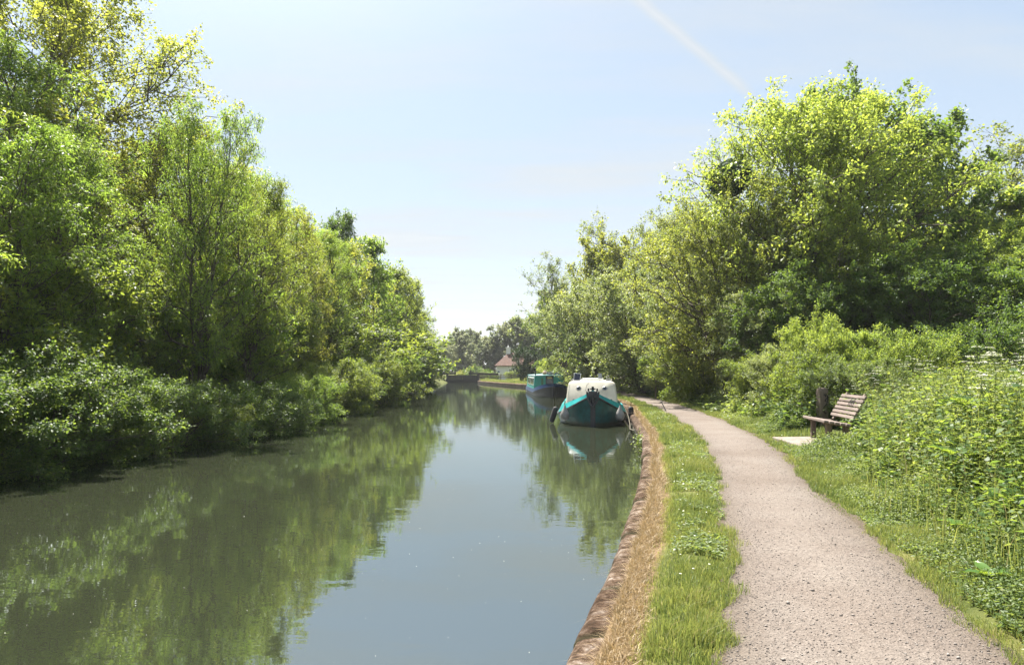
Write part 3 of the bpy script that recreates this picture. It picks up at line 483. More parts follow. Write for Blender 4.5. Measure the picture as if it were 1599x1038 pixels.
SHRUBS = [
 # dark ivy and bramble bank, left
 ('bramble_bush', 'shrub2', 'bramble', -11.0, 9.2, 2.5, 'dark bramble bank cut by the left edge', 1.25),
 ('bramble_bush', 'shrub1', 'bramble', -10.7, 11.4, 2.6, 'dark bramble mound nearest the left edge of the photo', 1.2),
 ('bramble_bush', 'shrub2', 'bramble', -10.5, 13.4, 2.5, 'bramble mound second from the left edge, touching the water', 1.2),
 ('bramble_bush', 'shrub1', 'bramble', -10.1, 15.4, 2.4, 'bramble mound catching some sun below the bright ash', 1.2),
 ('bramble_bush', 'shrub2', 'bramble', -9.7, 17.4, 2.1, 'trailing bramble left of the tall slender ash', 1.25),
 ('bramble_bush', 'shrub1', 'mid', -9.4, 19.3, 1.9, 'sunnier green bramble over the water edge', 1.25),
 ('ivy_bush', 'shrub2', 'bramble', -9.2, 21.2, 2.2, 'dark ivy mound round the foot of the tall slender ash', 1.2),
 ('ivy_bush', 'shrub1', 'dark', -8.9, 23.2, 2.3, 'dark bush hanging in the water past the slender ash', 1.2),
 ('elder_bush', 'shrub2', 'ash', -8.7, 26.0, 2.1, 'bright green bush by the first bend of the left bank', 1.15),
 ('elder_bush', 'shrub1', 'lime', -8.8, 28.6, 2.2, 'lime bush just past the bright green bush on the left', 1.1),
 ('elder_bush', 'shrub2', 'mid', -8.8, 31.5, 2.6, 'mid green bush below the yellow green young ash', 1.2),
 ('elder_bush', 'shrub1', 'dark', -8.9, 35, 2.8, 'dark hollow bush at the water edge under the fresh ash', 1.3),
 ('elder_bush', 'shrub2', 'mid', -9.0, 39, 3.0, 'green bush at the water edge halfway along', 1.3),
 ('elder_bush', 'shrubfar', 'ash', -9.0, 43, 3.0, 'fresh green bush with low sprays past halfway on the left', 1.3),
 ('elder_bush', 'shrubfar', 'mid', -9.0, 48, 3.2, 'bush under the dark tuft topped alder', 1.4),
 ('elder_bush', 'shrubfar', 'ash', -9.1, 53, 3.2, 'bush at the foot of the bright columnar tree', 1.4),
 ('elder_bush', 'shrubfar', 'mid', -9.1, 59, 3.4, 'bush under the rounded tree beyond the columnar one', 1.5),
 ('elder_bush', 'shrubfar', 'dark', -9.1, 66, 3.6, 'dark bush far down the left bank', 1.6),
 ('elder_bush', 'shrubfar', 'mid', -9.9, 74, 3.4, 'green bush third from the end of the left bank', 1.4),
 ('elder_bush', 'shrubfar', 'mid', -10.6, 83, 3.4, 'green bush second from the end of the left bank', 1.3),
 ('elder_bush', 'shrubfar', 'dark', -12.0, 94, 3.0, 'last dark bush of the left bank before the lock', 1.2),
 # backing understorey left
 ('hazel_bush', 'shrub1', 'mid', -13.5, 11, 4.6, 'tall hazel behind the bramble bank at the left edge', 1.0),
 ('hazel_bush', 'shrub2', 'mid', -13.0, 17, 4.4, 'hazel behind the brambles below the bright ash', 1.1),
 ('hazel_bush', 'shrub1', 'mid', -12.4, 22, 4.6, 'hazel behind the tall slender ash stems', 1.1),
 ('hazel_bush', 'shrub2', 'ash', -12.0, 26, 4.6, 'sunny hazel behind the bright green bush', 1.1),
 ('hazel_bush', 'shrub1', 'mid', -12.2, 32, 5.0, 'hazel below the yellowish maple', 1.3),
 ('hazel_bush', 'shrub2', 'mid', -12.2, 40, 5.0, 'hazel behind the halfway bushes', 1.5),
 ('hazel_bush', 'shrubfar', 'mid', -12.2, 50, 5.0, 'hazel behind the columnar tree', 1.7),
 ('hazel_bush', 'shrubfar', 'mid', -12.4, 62, 5.0, 'hazel deep in the far left row', 1.9),
 # right
 ('wild_bush', 'shrub1', 'silver', 8.6, 21.5, 2.5, 'greyish sunlit bush where the path narrows, left of the bench', 1.0),
 ('wild_bush', 'shrub2', 'mid', 8.6, 19.0, 1.9, 'rounded green bush behind the carved wooden post', 1.1),
 ('wild_bush', 'shrub1', 'lime', 9.1, 20.8, 3.3, 'upright lime bush above the bench, left of two', .75),
 ('wild_bush', 'shrub2', 'lime', 10.7, 19.6, 2.4, 'domed lime bush above the bench, right of two', .8),
 ('wild_bush', 'shrub1', 'mid', 11.2, 17.0, 1.4, 'green bush rising out of the nettles behind the bench', 1.0),
 ('wild_bush', 'shrub2', 'herb', 8.7, 17.7, 1.7, 'low green bush just behind the bench back', 1.0),
 ('wild_bush', 'shrub1', 'mid', 8.9, 24.0, 2.3, 'shaded bush at the bend of the path', 1.1),
 ('wild_bush', 'shrub2', 'mid', 9.2, 33.5, 3.0, 'dark bush right of the path in the tree shade', 1.1),
 ('wild_bush', 'shrub1', 'mid', 9.9, 41, 3.4, 'green bush beside the shaded path behind the barge', 1.2),
 ('wild_bush', 'shrubfar', 'mid', 10.2, 48, 3.8, 'bush right of the path beyond the barge', 1.4),
 ('wild_bush', 'shrubfar', 'dark', 10.2, 56, 4.4, 'dark bush behind the far moored boat', 1.6),
 ('wild_bush', 'shrubfar', 'mid', 9.2, 66, 4.4, 'green bush beyond the far moored boat', 1.6),
 ('wild_bush', 'shrubfar', 'lime', 5.6, 80, 3.6, 'yellow green bush left of the far boat', 1.1),
 ('ivy_column', 'shrubfar', 'ivy', 1.9, 90, 5.2, 'dark ivy clad column beside the cottage wall', .55),
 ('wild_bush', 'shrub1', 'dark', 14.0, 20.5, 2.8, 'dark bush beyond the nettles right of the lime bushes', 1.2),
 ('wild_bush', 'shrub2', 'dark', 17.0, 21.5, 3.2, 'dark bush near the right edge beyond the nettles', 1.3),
 ('hedge_plant', 'shrubfar', 'ash', -3.0, 116, 1.5, 'clipped green hedge bush left of the cottage door', 1.3),
 ('hedge_plant', 'shrubfar', 'mid', .2, 115, 1.6, 'clipped green hedge bush under the cottage window', 1.5),
 ('hedge_plant', 'shrubfar', 'silver', -5.2, 114, 1.5, 'greyish flowering bush by the lock', 1.2),
 ('hedge_plant', 'shrubfar', 'mid', 3.0, 112, 2.4, 'green bush at the right end of the cottage', 1.3),
]
for nm, key, lm, x, y, H, lab, wd in SHRUBS:
    if x < -8 and 'hazel' not in nm and y < 100: x += .9 if y < 25 else (.5 if y < 42 else -.4)
    tree(nm, key, lm, x, y, H, lab, cat='bush', wide=wd)

# ivy ball on a dead trunk above the alder
def ivy_trunk():
    rng = np.random.default_rng(77); x, y = 9.75, 31.4; e = empty('ivy_covered_trunk', (x, y, groundz(x, y)), 'dead trunk topped by a round ball of dark ivy, above the olive green alder', 'tree')
    P = branch(np.array([[0, 0, -.1]]), np.array([[0, 0, 1.]]), np.array([10.2]), 12, 0, .004, rng); V, F = tubes(P, np.array([.16]), np.array([.06]), 8)
    link('trunk', npmesh('trunk', V, [F], smooth=True), e, M['bark'])
    n = 9000; u = norm(rng.normal(size=(n, 3))); r = 1 + .26 * wave(u[:, 0] * 2, u[:, 1] * 2 + u[:, 2] * 2, 1.5, 6); p = u * (r * rng.uniform(.75, 1, n))[:, None] * np.array([.92, .92, .72]) + np.array([0, 0, 10.0])
    n2 = 7000; a = rng.uniform(0, 6.28, n2); zz_ = rng.uniform(1.0, 6.5, n2); rr_ = (.32 + .14 * np.sin(zz_ * 3) + .16 * np.sin(zz_ * 1.3 + a)) * rng.uniform(.7, 1.1, n2); p2 = np.stack([np.cos(a) * rr_, np.sin(a) * rr_, zz_], -1); u2 = np.stack([np.cos(a), np.sin(a), 0 * a], -1)
    pp = np.concatenate([p, p2]); uu = np.concatenate([u, u2]); A = rng.normal(size=pp.shape) * .5; A[:, 2] -= .8
    V, F, k = leaves(pp, A, norm(uu + rng.normal(size=pp.shape) * .35), rng.uniform(.09, .16, len(pp)), 'round')
    link('crown', npmesh('crown', V, F, tint=np.repeat(rng.uniform(0, 1, len(pp)), k)), e, M['ivy'])
ivy_trunk()

# ------------------------------------------------------------------ grass and wild plants
def samp_y(n, y0, y1, dens, rng):
    t = np.linspace(y0, y1, 600); w = dens(t); cw = np.cumsum(w); cw /= cw[-1]; return np.interp(rng.uniform(size=n), cw, t)
def blades(P, h, w, rng, lean=.5):
    n = len(P); a = rng.uniform(0, 6.28, n); sx = np.stack([np.cos(a), np.sin(a), 0 * a], -1) * w[:, None]; b = rng.uniform(0, 6.28, n); ln = np.abs(rng.normal(0, lean, n))
    bd = np.stack([np.cos(b), np.sin(b), 0 * b], -1) * (ln * h)[:, None]; up = np.array([0, 0, 1.]) * h[:, None]
    V = np.stack([P - sx, P + sx, P + up * .6 + bd * .35 + sx * .7, P + up * .6 + bd * .35 - sx * .7, P + up * (1 - .25 * ln[:, None]) + bd], 1)
    i = (np.arange(n) * 5)[:, None]; return V.reshape(-1, 3), [i + np.array([[0, 1, 2, 3]]), i + np.array([[3, 2, 4]])]
def on_ground(x, y):
    return np.stack([x, y, ground_z(x[:, None], y[:, None])[:, 0]], -1)
rng = np.random.default_rng(21)
def stuff(name, V, F, tint, m, label, cat):
    me = npmesh(name, V, F, tint=tint); me.materials.append(m); o = bpy.data.objects.new(name, me); COL.objects.link(o); return prep(o, label, cat, None, 'stuff')
# verge
n = 120000; y = samp_y(n, 2.2, 70, lambda t: (PL(t) - RB(t) - .3) * np.minimum(1, (6 / t) ** 1.35), rng); f = rng.beta(1.25, 1.0, n)
e0 = RB(y) + .20 + .12 * wave(y, y * 0, 2.5, 1); e1 = PL(y) + jag(y, 1.0) + .06 + .06 * wave(y, y * 0 + 3, 5, 4) + .16 * np.clip(wave(y, y * 0 + 1, 11, 44), 0, 1) * (rng.uniform(size=n) < .3); x = e0 + (e1 - e0) * f
sc = np.maximum(1, y / 6) ** .75; cl = .45 + .45 * wave(x, y, 2.6, 12) + .45 * wave(x, y, 9, 13); dryz = np.clip(1.25 - (x - RB(y) - .20 - .06 * wave(x, y, 3, 77)) / .18, 0, 1)
h = (.022 + .095 * np.clip(cl, 0, 1.4) ** 1.3 * (1 - .7 * dryz)) * rng.uniform(.5, 1.3, n) * np.minimum(sc, 1.5); keep = rng.uniform(size=n) < (1 - .72 * dryz) * np.clip(.25 + cl, 0.12, 1)

tint = np.clip(.27 + .30 * wave(x, y, 1.1, 5) + .18 * wave(x, y, 4.5, 51) + rng.normal(0, .16, n) + dryz * .75 * (rng.uniform(size=n) < .85) + (rng.uniform(size=n) < .12) * .5, 0, 1)
V, F = blades(on_ground(x, y)[keep], h[keep], (.0022 * sc)[keep], rng)
stuff('verge_grass', V, F, np.repeat(tint[keep], 5), M['grass'], 'ragged grass verge, straw dry along the coping, between wall and gravel path', 'grass')
nS = 40000; y = samp_y(nS, 2.2, 40, lambda t: np.minimum(1, (6 / t) ** 1.3), rng); x = RB(y) + .15 + (.17 + .12 * wave(y, y * 0 + 9, 1.7, 19)) * rng.beta(1.2, 2.3, nS) + .07 * wave(y, y * 0, 2.5, 1); sc = np.maximum(1, y / 6) ** .75
h = rng.uniform(.03, .10, nS) * np.minimum(sc, 1.4); V, F = blades(on_ground(x, y) + np.array([0, 0, .004]), h, .0020 * sc, rng, 1.15); k_ = rng.uniform(size=nS)
stuff('dry_straw', V, F, np.repeat(k_, 5), M['straw'], 'flattened straw coloured dead grass lining the back of the coping', 'dry grass')
# right margin
n = 110000; y = samp_y(n, 2.5, 60, lambda t: np.minimum(1, (6 / t) ** 1.35), rng); o_ = -.05 - .16 * np.clip(wave(y, y * 0 + 5, 9, 45), 0, 1) * (rng.uniform(size=n) < .4) + 1.7 * rng.beta(1.0, 1.5, n) + jag(y, 4.2) + .05 * wave(y, y * 0, 4, 6); x = PR(y) + o_
sc = np.maximum(1, y / 6) ** .75; cl = .45 + .45 * wave(x, y, 2.2, 15) + .4 * wave(x, y, 8, 16); h = (.02 + np.clip(o_, 0, 1) * .05 + .07 * np.clip(cl, 0, 1.2) ** 1.4) * rng.uniform(.5, 1.35, n) * np.minimum(sc, 1.5)
pad = (x > 5.7) & (x < 6.75) & (y > 13.9) & (y < 16.1)
keep = (rng.uniform(size=n) < np.clip(.3 + cl + o_, .2, 1)) & ~pad
tint = np.clip(.34 + .28 * wave(x, y, 1.0, 7) + .16 * wave(x, y, 4.0, 71) + rng.normal(0, .15, n) + (rng.uniform(size=n) < .10) * .5, 0, 1)
V, F = blades(on_ground(x, y)[keep], h[keep], (.0022 * sc)[keep], rng)
stuff('margin_grass', V, F, np.repeat(tint[keep], 5), M['grass'], 'bright grass margin between the gravel path and the nettles', 'grass')
n = 40000; y = rng.uniform(-8, 26, n); o_ = 1.2 + 13 * rng.uniform(size=n) ** .8; x = PR(y) + o_; k_ = (x > y * .72 + .5); x, y = x[k_], y[k_]
V, F = blades(on_ground(x, y), rng.uniform(.12, .45, len(x)), np.full(len(x), .005), rng, .6)
stuff('meadow_grass', V, F, np.repeat(np.clip(.4 + .3 * wave(x, y, .8, 3) + rng.normal(0, .15, len(x)), 0, 1), 5), M['grass'], 'rough meadow grass behind the nettle bank at the right edge', 'grass')
# far bank grass, lock side and left bank edge
n = 30000; y = rng.uniform(60, 125, n); x = RB(y) + .4 + rng.uniform(0, 1, n) ** 1.3 * 16; pa = (x > PL(y)) & (x < PR(y)); h = rng.uniform(.10, .32, n)
V, F = blades(on_ground(x, y)[~pa], h[~pa], np.full(n, .025)[~pa], rng)
stuff('far_grass', V, F, np.repeat(np.clip(.5 + .3 * wave(x, y, .5, 3) + rng.normal(0, .15, n), 0, 1)[~pa], 5), M['grass'], 'sunny yellowish grass on the far bank beside the lock', 'grass')
# herbs (nettles, cleavers, brambles): stems with paired leaves
def herbs(n, M_, yr, orange, hfun, lsz, rng, dens, tpl='ovate', tb=.05):
    y = samp_y(n, yr[0], yr[1], dens, rng); o_ = orange[0] + (orange[1] - orange[0]) * rng.uniform(size=n) ** .85; x = PR(y) + o_ + .15 * wave(y, o_, 2, 3)
    keep = ~((x > 5.6) & (x < 7.5 + .12 * (y - 14)) & (y > 13.6) & (y < 17.2)); keep &= np.abs(x) < y * .80 + 6; x, y, o_ = x[keep], y[keep], o_[keep]; n = len(x)
    hh = hfun(x, y, o_) * rng.uniform(.65, 1.15, n); P = on_ground(x, y); ln = rng.normal(0, .30, (n, 2)) * hh[:, None]
    top = P + np.stack([ln[:, 0], ln[:, 1], hh], -1); st = np.stack([P, P * .5 + top * .5 + np.stack([ln[:, 1] * .2, -ln[:, 0] * .2, 0 * hh], -1), top], 1)
    ii = np.repeat(np.arange(n), M_); k = np.tile(np.arange(M_), n); t = tb + (1 - tb) * ((k // 2) + rng.uniform(0, .6, n * M_)) / (M_ / 2); t = np.clip(t, 0, 1)
    pos = P[ii] * (1 - t)[:, None] + top[ii] * t[:, None]; az = rng.uniform(0, 6.28, n)[ii] + (k % 2) * math.pi + (k // 2) * 1.45 + rng.normal(0, .3, len(ii))
    A = np.stack([np.cos(az), np.sin(az), rng.normal(.15, .35, len(az))], -1); pos = pos + A * .01
    scl = np.maximum(1, y / 9) ** .6; sz = (lsz * rng.uniform(.6, 1.3, len(ii)) * (1.15 - .55 * t) * scl[ii] * np.clip(.5 + hh / 1.0, .5, 1.1)[ii])
    Nn = norm(np.stack([-A[:, 0] * .3, -A[:, 1] * .3, np.ones(len(A))], -1) + rng.normal(size=A.shape) * .3)
    V, F, m = leaves(pos, A, Nn, sz, tpl); pl = rng.normal(0, .12, n)[ii]; kk = .34 * wave(x, y, .8, 31)[ii]
    tint = np.clip(.42 + pl + kk + .22 * (t - .5) + rng.normal(0, .13, len(ii)), 0, 1)
    sv = tubes(st, np.full(n, .0035) * scl, np.full(n, .0015) * scl, 3)
    Vm, Fm = merge([(V, F), sv]); return Vm, Fm, np.concatenate([np.repeat(tint, m), np.full(len(sv[0]), .45)])
dn = lambda t: np.minimum(1, (7 / t) ** 1.2)
hN = lambda x, y, o: (.12 + 1.05 * np.clip((o - .25) / 1.9, 0, 1) ** .9) * (.9 + .42 * wave(x, y, .9, 22) + .15 * wave(x, y, 2.6, 24)) * np.where((x / y < .505) & (y > 8.5) & (y < 15), .32, 1)
V, F, t_ = herbs(7500, 20, (3.2, 27), (.7, 8.5), hN, .085, rng, dn)
stuff('nettles', V, F, t_, M['herb'], 'chest high nettles and cleavers filling the bank behind the bench', 'nettles')
V, F, t_ = herbs(15000, 12, (3.0, 24), (.12, 2.2), lambda x, y, o: (.05 + .26 * np.clip(o - .15, 0, 1.5)) * np.clip(1 + .8 * wave(x, y, 1.6, 4), .15, 2), .062, rng, dn)
stuff('low_weeds', V, F, t_, M['herb'], 'low leafy weeds creeping over the grass margin right of the path', 'weeds')
V, F, t_ = herbs(5200, 16, (3.2, 25), (.7, 7.5), lambda x, y, o: hN(x, y, o) * .95 * np.clip(1 + .7 * wave(x, y, .9, 55), .3, 1.5), .10, rng, dn, 'round')
stuff('bramble_cover', V, F, t_, M['bramble'], 'darker bramble leaves woven among the nettles', 'brambles')
V, F, t_ = herbs(2600, 16, (24, 75), (.35, 4.0), lambda x, y, o: (.12 + .35 * np.clip(o - .2, 0, 2)), .16, rng, lambda t: 1 + 0 * t)
stuff('shade_weeds', V, F, t_, M['herb'], 'lush weeds along the shaded stretch of the path behind the barge', 'weeds')
V, F, t_ = herbs(2600, 26, (3.2, 24), (.7, 7.5), lambda x, y, o: hN(x, y, o) * (1.02 + .4 * wave(x, y, .7, 91)), .06, rng, dn, 'slim')
stuff('cleavers', V, F, t_, M['herb'], 'pale feathery cleavers and grasses climbing through the nettles', 'weeds')
n = 9000; y = samp_y(n, 3.5, 22, dn, rng); o_ = rng.uniform(.4, 7, n); x = PR(y) + o_; k_ = (wave(x, y, .7, 41) > -.2) & ~((x / y < .505) & (y > 8.5) & (y < 17.5)); x, y, o_ = x[k_], y[k_], o_[k_]
V, F = blades(on_ground(x, y), (.25 + hN(x, y, o_) * .95) * rng.uniform(.6, 1.2, len(x)), .0035 * np.maximum(1, y / 8), rng, .35)
stuff('tall_grass', V, F, np.repeat(np.clip(.5 + .3 * rng.normal(size=len(x)), 0, 1), 5), M['grass'], 'tall thin meadow grass standing through the nettles', 'grass')
# cow parsley
def parsley(n, rng):
    y = samp_y(n, 6.5, 18, lambda t: 1 / t ** .8, rng); o_ = rng.uniform(1.4, 6, n); x = PR(y) + o_; keep = (wave(x, y, .8, 66) > -.15) & ((x > 7.6) | ((y < 9) & (o_ > 1.6))); x, y, o_ = x[keep], y[keep], o_[keep]; n = len(x)
    P = on_ground(x, y); hh = hN(x, y, o_) * rng.uniform(1.02, 1.25, n) + .08; top = P + np.stack([rng.normal(0, .08, n), rng.normal(0, .08, n), hh], -1)
    st = [tubes(np.stack([P, (P + top) / 2, top], 1), np.full(n, .005), np.full(n, .003), 4)]
    U = 7; ii = np.repeat(np.arange(n), U); up = top[ii] + np.stack([rng.normal(0, .11, n * U), rng.normal(0, .11, n * U), rng.uniform(-.16, .08, n * U)], -1)
    st.append(tubes(np.stack([top[ii] - np.array([0, 0, .22]), (top[ii] + up) / 2 - np.array([0, 0, .06]), up], 1), np.full(len(up), .002), np.full(len(up), .0012), 3))
    Q = 26; jj = np.repeat(np.arange(len(up)), Q); r = .042 * np.sqrt(rng.uniform(size=len(jj))); a = rng.uniform(0, 6.28, len(jj)); fp = up[jj] + np.stack([r * np.cos(a), r * np.sin(a), .012 - r * .3], -1)
    A = np.stack([np.cos(a), np.sin(a), 0 * a], -1); V, F, m = leaves(fp, A, norm(np.array([0, 0, 1.]) + rng.normal(size=fp.shape) * .3), rng.uniform(.014, .026, len(fp)), 'round')
    sv, sf = merge(st); return (V, F, rng.uniform(size=len(fp)).repeat(m)), (sv, sf)
(Vf, Ff, tf), (sv, sf) = parsley(150, rng)
stuff('cow_parsley_flowers', Vf, Ff, tf, M['white'], 'flat white cow parsley heads scattered over the nettle bank', 'wild flowers')
stuff('cow_parsley_stems', sv, sf, None, M['stem'], 'thin green cow parsley stems in the nettle bank', 'wild flowers')
n = 16000; y = samp_y(n, 2.6, 26, lambda t: np.minimum(1, (6 / t) ** 1.2), rng); x = RB(y) + .45 + (PL(y) - RB(y) - .42) * rng.uniform(size=n) ** .8; k_ = wave(x, y, 2.1, 61) > .12; x, y = x[k_], y[k_]
P = on_ground(x, y); P[:, 2] += rng.uniform(.015, .06, len(x)); a = rng.uniform(0, 6.28, len(x)); A = np.stack([np.cos(a), np.sin(a), rng.normal(.2, .3, len(a))], -1)
V, F, m = leaves(P, A, norm(np.array([0, 0, 1.]) + rng.normal(size=P.shape) * .3), rng.uniform(.018, .045, len(x)) * np.maximum(1, y / 8) ** .6, 'ovate')
stuff('clover', V, F, rng.uniform(.2, .8, len(x)).repeat(m), M['herb'], 'small clover and plantain leaves in patches of the verge', 'weeds')
# daisies in verge
n = 150; y = samp_y(n, 5, 24, lambda t: 1 + 0 * t, rng); x = np.where(rng.uniform(size=n) < .6, RB(y) + .5 + (PL(y) - RB(y) - .55) * rng.uniform(size=n), PR(y) + rng.uniform(.1, .9, n)); P = on_ground(x, y); P[:, 2] += rng.uniform(.06, .11, n)
a = rng.uniform(0, 6.28, n); V, F, m = leaves(P, np.stack([np.cos(a), np.sin(a), 0 * a], -1), norm(np.array([0, 0, 1.]) + rng.normal(size=P.shape) * .3), rng.uniform(.016, .028, n), 'round')
stuff('daisies', V, F, np.full(len(V), .9), M['white'], 'tiny white daisies dotted through the verge grass', 'wild flowers')

# loose stones on the path
def stones(n, rng):
    y = samp_y(n, 2.6, 16, lambda t: (3.5 / t) ** 1.6, rng); f = rng.uniform(.01, .99, n); e = np.abs(f - .5) * 2; f = np.where(rng.uniform(size=n) < .4, f, .5 + .5 * np.sign(f - .5) * e ** .6)
    x = PL(y) + (PR(y) - PL(y)) * f; z = path_z(x[:, None], y[:, None])[:, 0]
    T = np.array([[1, 0, 0], [-1, 0, 0], [0, 1, 0], [0, -1, 0], [0, 0, 1], [0, 0, -.6]], float); Fc = np.array([[0, 2, 4], [2, 1, 4], [1, 3, 4], [3, 0, 4], [2, 0, 5], [1, 2, 5], [3, 1, 5], [0, 3, 5]])
    r = np.exp(rng.normal(-5.55, .42, n)); V = T[None] * rng.uniform(.6, 1.3, (n, 6, 1)) * np.stack([r, r * rng.uniform(.6, 1, n), r * rng.uniform(.35, .7, n)], -1)[:, None]
    a = rng.uniform(0, 6.28, n); c, s = np.cos(a)[:, None], np.sin(a)[:, None]; V = np.stack([V[..., 0] * c - V[..., 1] * s, V[..., 0] * s + V[..., 1] * c, V[..., 2]], -1) + np.stack([x, y, z + r * .25], -1)[:, None]
    return V.reshape(-1, 3), [(Fc[None] + (np.arange(n) * 6)[:, None, None]).reshape(-1, 3)], np.repeat(rng.uniform(size=n), 6)
sm_, n_, l_, p_, o_x = mat('pebble'); a_ = n_.new('ShaderNodeAttribute'); a_.attribute_name = 'tint'; r_ = ramp(n_, [(0, (.07, .06, .055)), (.3, (.14, .12, .108)), (.7, (.22, .19, .17)), (1, (.34, .31, .28))]); l_.new(a_.outputs['Fac'], r_.inputs[0]); l_.new(r_.outputs[0], p_.inputs['Base Color']); p_.inputs['Roughness'].default_value = .9
V, F, t_ = stones(20000, rng); stuff('gravel', V, F, t_, sm_, 'loose pinkish grey gravel scattered over the towpath', 'gravel')

# floating specks on the canal
n = 1700; y = samp_y(n, 3.2, 45, lambda t: 1 / t ** .8, rng); x = (LB(y) + .2) * (f := rng.uniform(size=n)) + (RB(y) - .15) * (1 - f); keep = rng.uniform(size=n) < .35 + .65 * (wave(x, y, .5, 88) > 0); x, y = x[keep], y[keep]; n = len(x)
P = np.stack([x, y, np.full(n, .003)], -1); a = rng.uniform(0, 6.28, n); V, F, m = leaves(P, np.stack([np.cos(a), np.sin(a), 0 * a], -1), np.tile(np.array([[0, 0, 1.]]), (n, 1)), np.exp(rng.normal(-5.15, .4, n)), 'round'); V[:, 2] = np.abs(V[:, 2] - .003) * .2 + .003
stuff('floating_specks', V, F, rng.uniform(.2, .9, n).repeat(m), M['white'], 'pale fluff and petals floating on the canal', 'floating litter')

# big dock and burdock plants
def dock(x, y, sc, n, label, m='dock', up=.5, lift=0.0):
    rng = np.random.default_rng(int(x * 100 + y)); e = empty('burdock_plant', (x, y, groundz(x, y)), label, 'wild plant', None, 0, 1)
    for i in range(n):
        az = i * 2.4 + rng.uniform(0, .6); Ln = sc * rng.uniform(.75, 1.1); el = up + rng.uniform(-.25, .3); K, Wd = 9, 5; V = []
        for a in range(K):
            t = a / (K - 1); r = .12 * sc + Ln * t * math.cos(el * (1 - .9 * t)); z = (.10 * sc + Ln * (math.sin(el) * t - .42 * t * t) + (.25 * sc)) + lift ; w = sc * .27 * (math.sin(min(1, t * 1.15 + .08) * math.pi) ** .75) * (1 if t < 1 else .05)
            for b_ in range(Wd):
                s = (b_ / (Wd - 1) - .5) * 2; wz = .05 * sc * abs(s) + .018 * sc * math.sin(a * 2.4 + s * 3) * abs(s)
                V.append((r * math.cos(az) - s * w * math.sin(az), r * math.sin(az) + s * w * math.cos(az), z + wz))
        F = [[a * Wd + b_, a * Wd + b_ + 1, (a + 1) * Wd + b_ + 1, (a + 1) * Wd + b_] for a in range(K - 1) for b_ in range(Wd - 1)]
        link('leaf', npmesh('leaf', V, [np.array(F)], tint=np.full(len(V), rng.uniform(.2, 1)), smooth=True), e, M[m])
        P = np.array([[[0, 0, 0], [.05 * sc * math.cos(az), .05 * sc * math.sin(az), .2 * sc + lift * .6], [.12 * sc * math.cos(az), .12 * sc * math.sin(az), .35 * sc + lift]]]); V, F = tubes(P, np.array([.008]), np.array([.006]), 5); link('stalk', npmesh('stalk', V, [F], smooth=True), e, M['stem'])
dock(3.42, 5.05, .17, 6, 'small burdock with pale broad leaves at the path edge, lowest in the photo')
dock(4.55, 6.4, .30, 7, 'large burdock with bright upright leaves below the two folded leaves', lift=.16, up=.8)
dock(4.95, 7.9, .34, 7, 'burdock with silvery folded leaves halfway up the right bank', lift=.42, up=.6)
dock(6.3, 9.7, .46, 7, 'burdock with one long pale drooping leaf, highest on the bank', lift=.75, up=.5)
dock(6.75, 13.5, .30, 6, 'dock with long leaves beside the near leg of the bench')
dock(4.1, 6.3, .26, 5, 'low dark leaved dock at the edge of the grass margin')

# ------------------------------------------------------------------ air
hm = bpy.data.materials.new('haze'); hm.use_nodes = True; hn = hm.node_tree.nodes; hn.remove(hn['Principled BSDF'])
pv = hn.new('ShaderNodeVolumePrincipled'); pv.inputs['Color'].default_value = (.93, .96, 1, 1); pv.inputs['Density'].default_value = .0003; pv.inputs['Anisotropy'].default_value = .2
hm.node_tree.links.new(pv.outputs[0], hn['Material Output'].inputs['Volume'])
hb = npmesh('haze', [(x, y, z) for x in (-1600, 1600) for y in (-60, 2700) for z in (-3, 30)], [np.array([[0, 1, 3, 2], [4, 6, 7, 5], [0, 4, 5, 1], [2, 3, 7, 6], [0, 2, 6, 4], [1, 5, 7, 3]])])
hb.materials.append(hm); hob = bpy.data.objects.new('haze', hb); COL.objects.link(hob); hob['kind'] = 'stuff'; hob['label'] = 'faint summer haze in the air over the canal'; hob['category'] = 'haze'

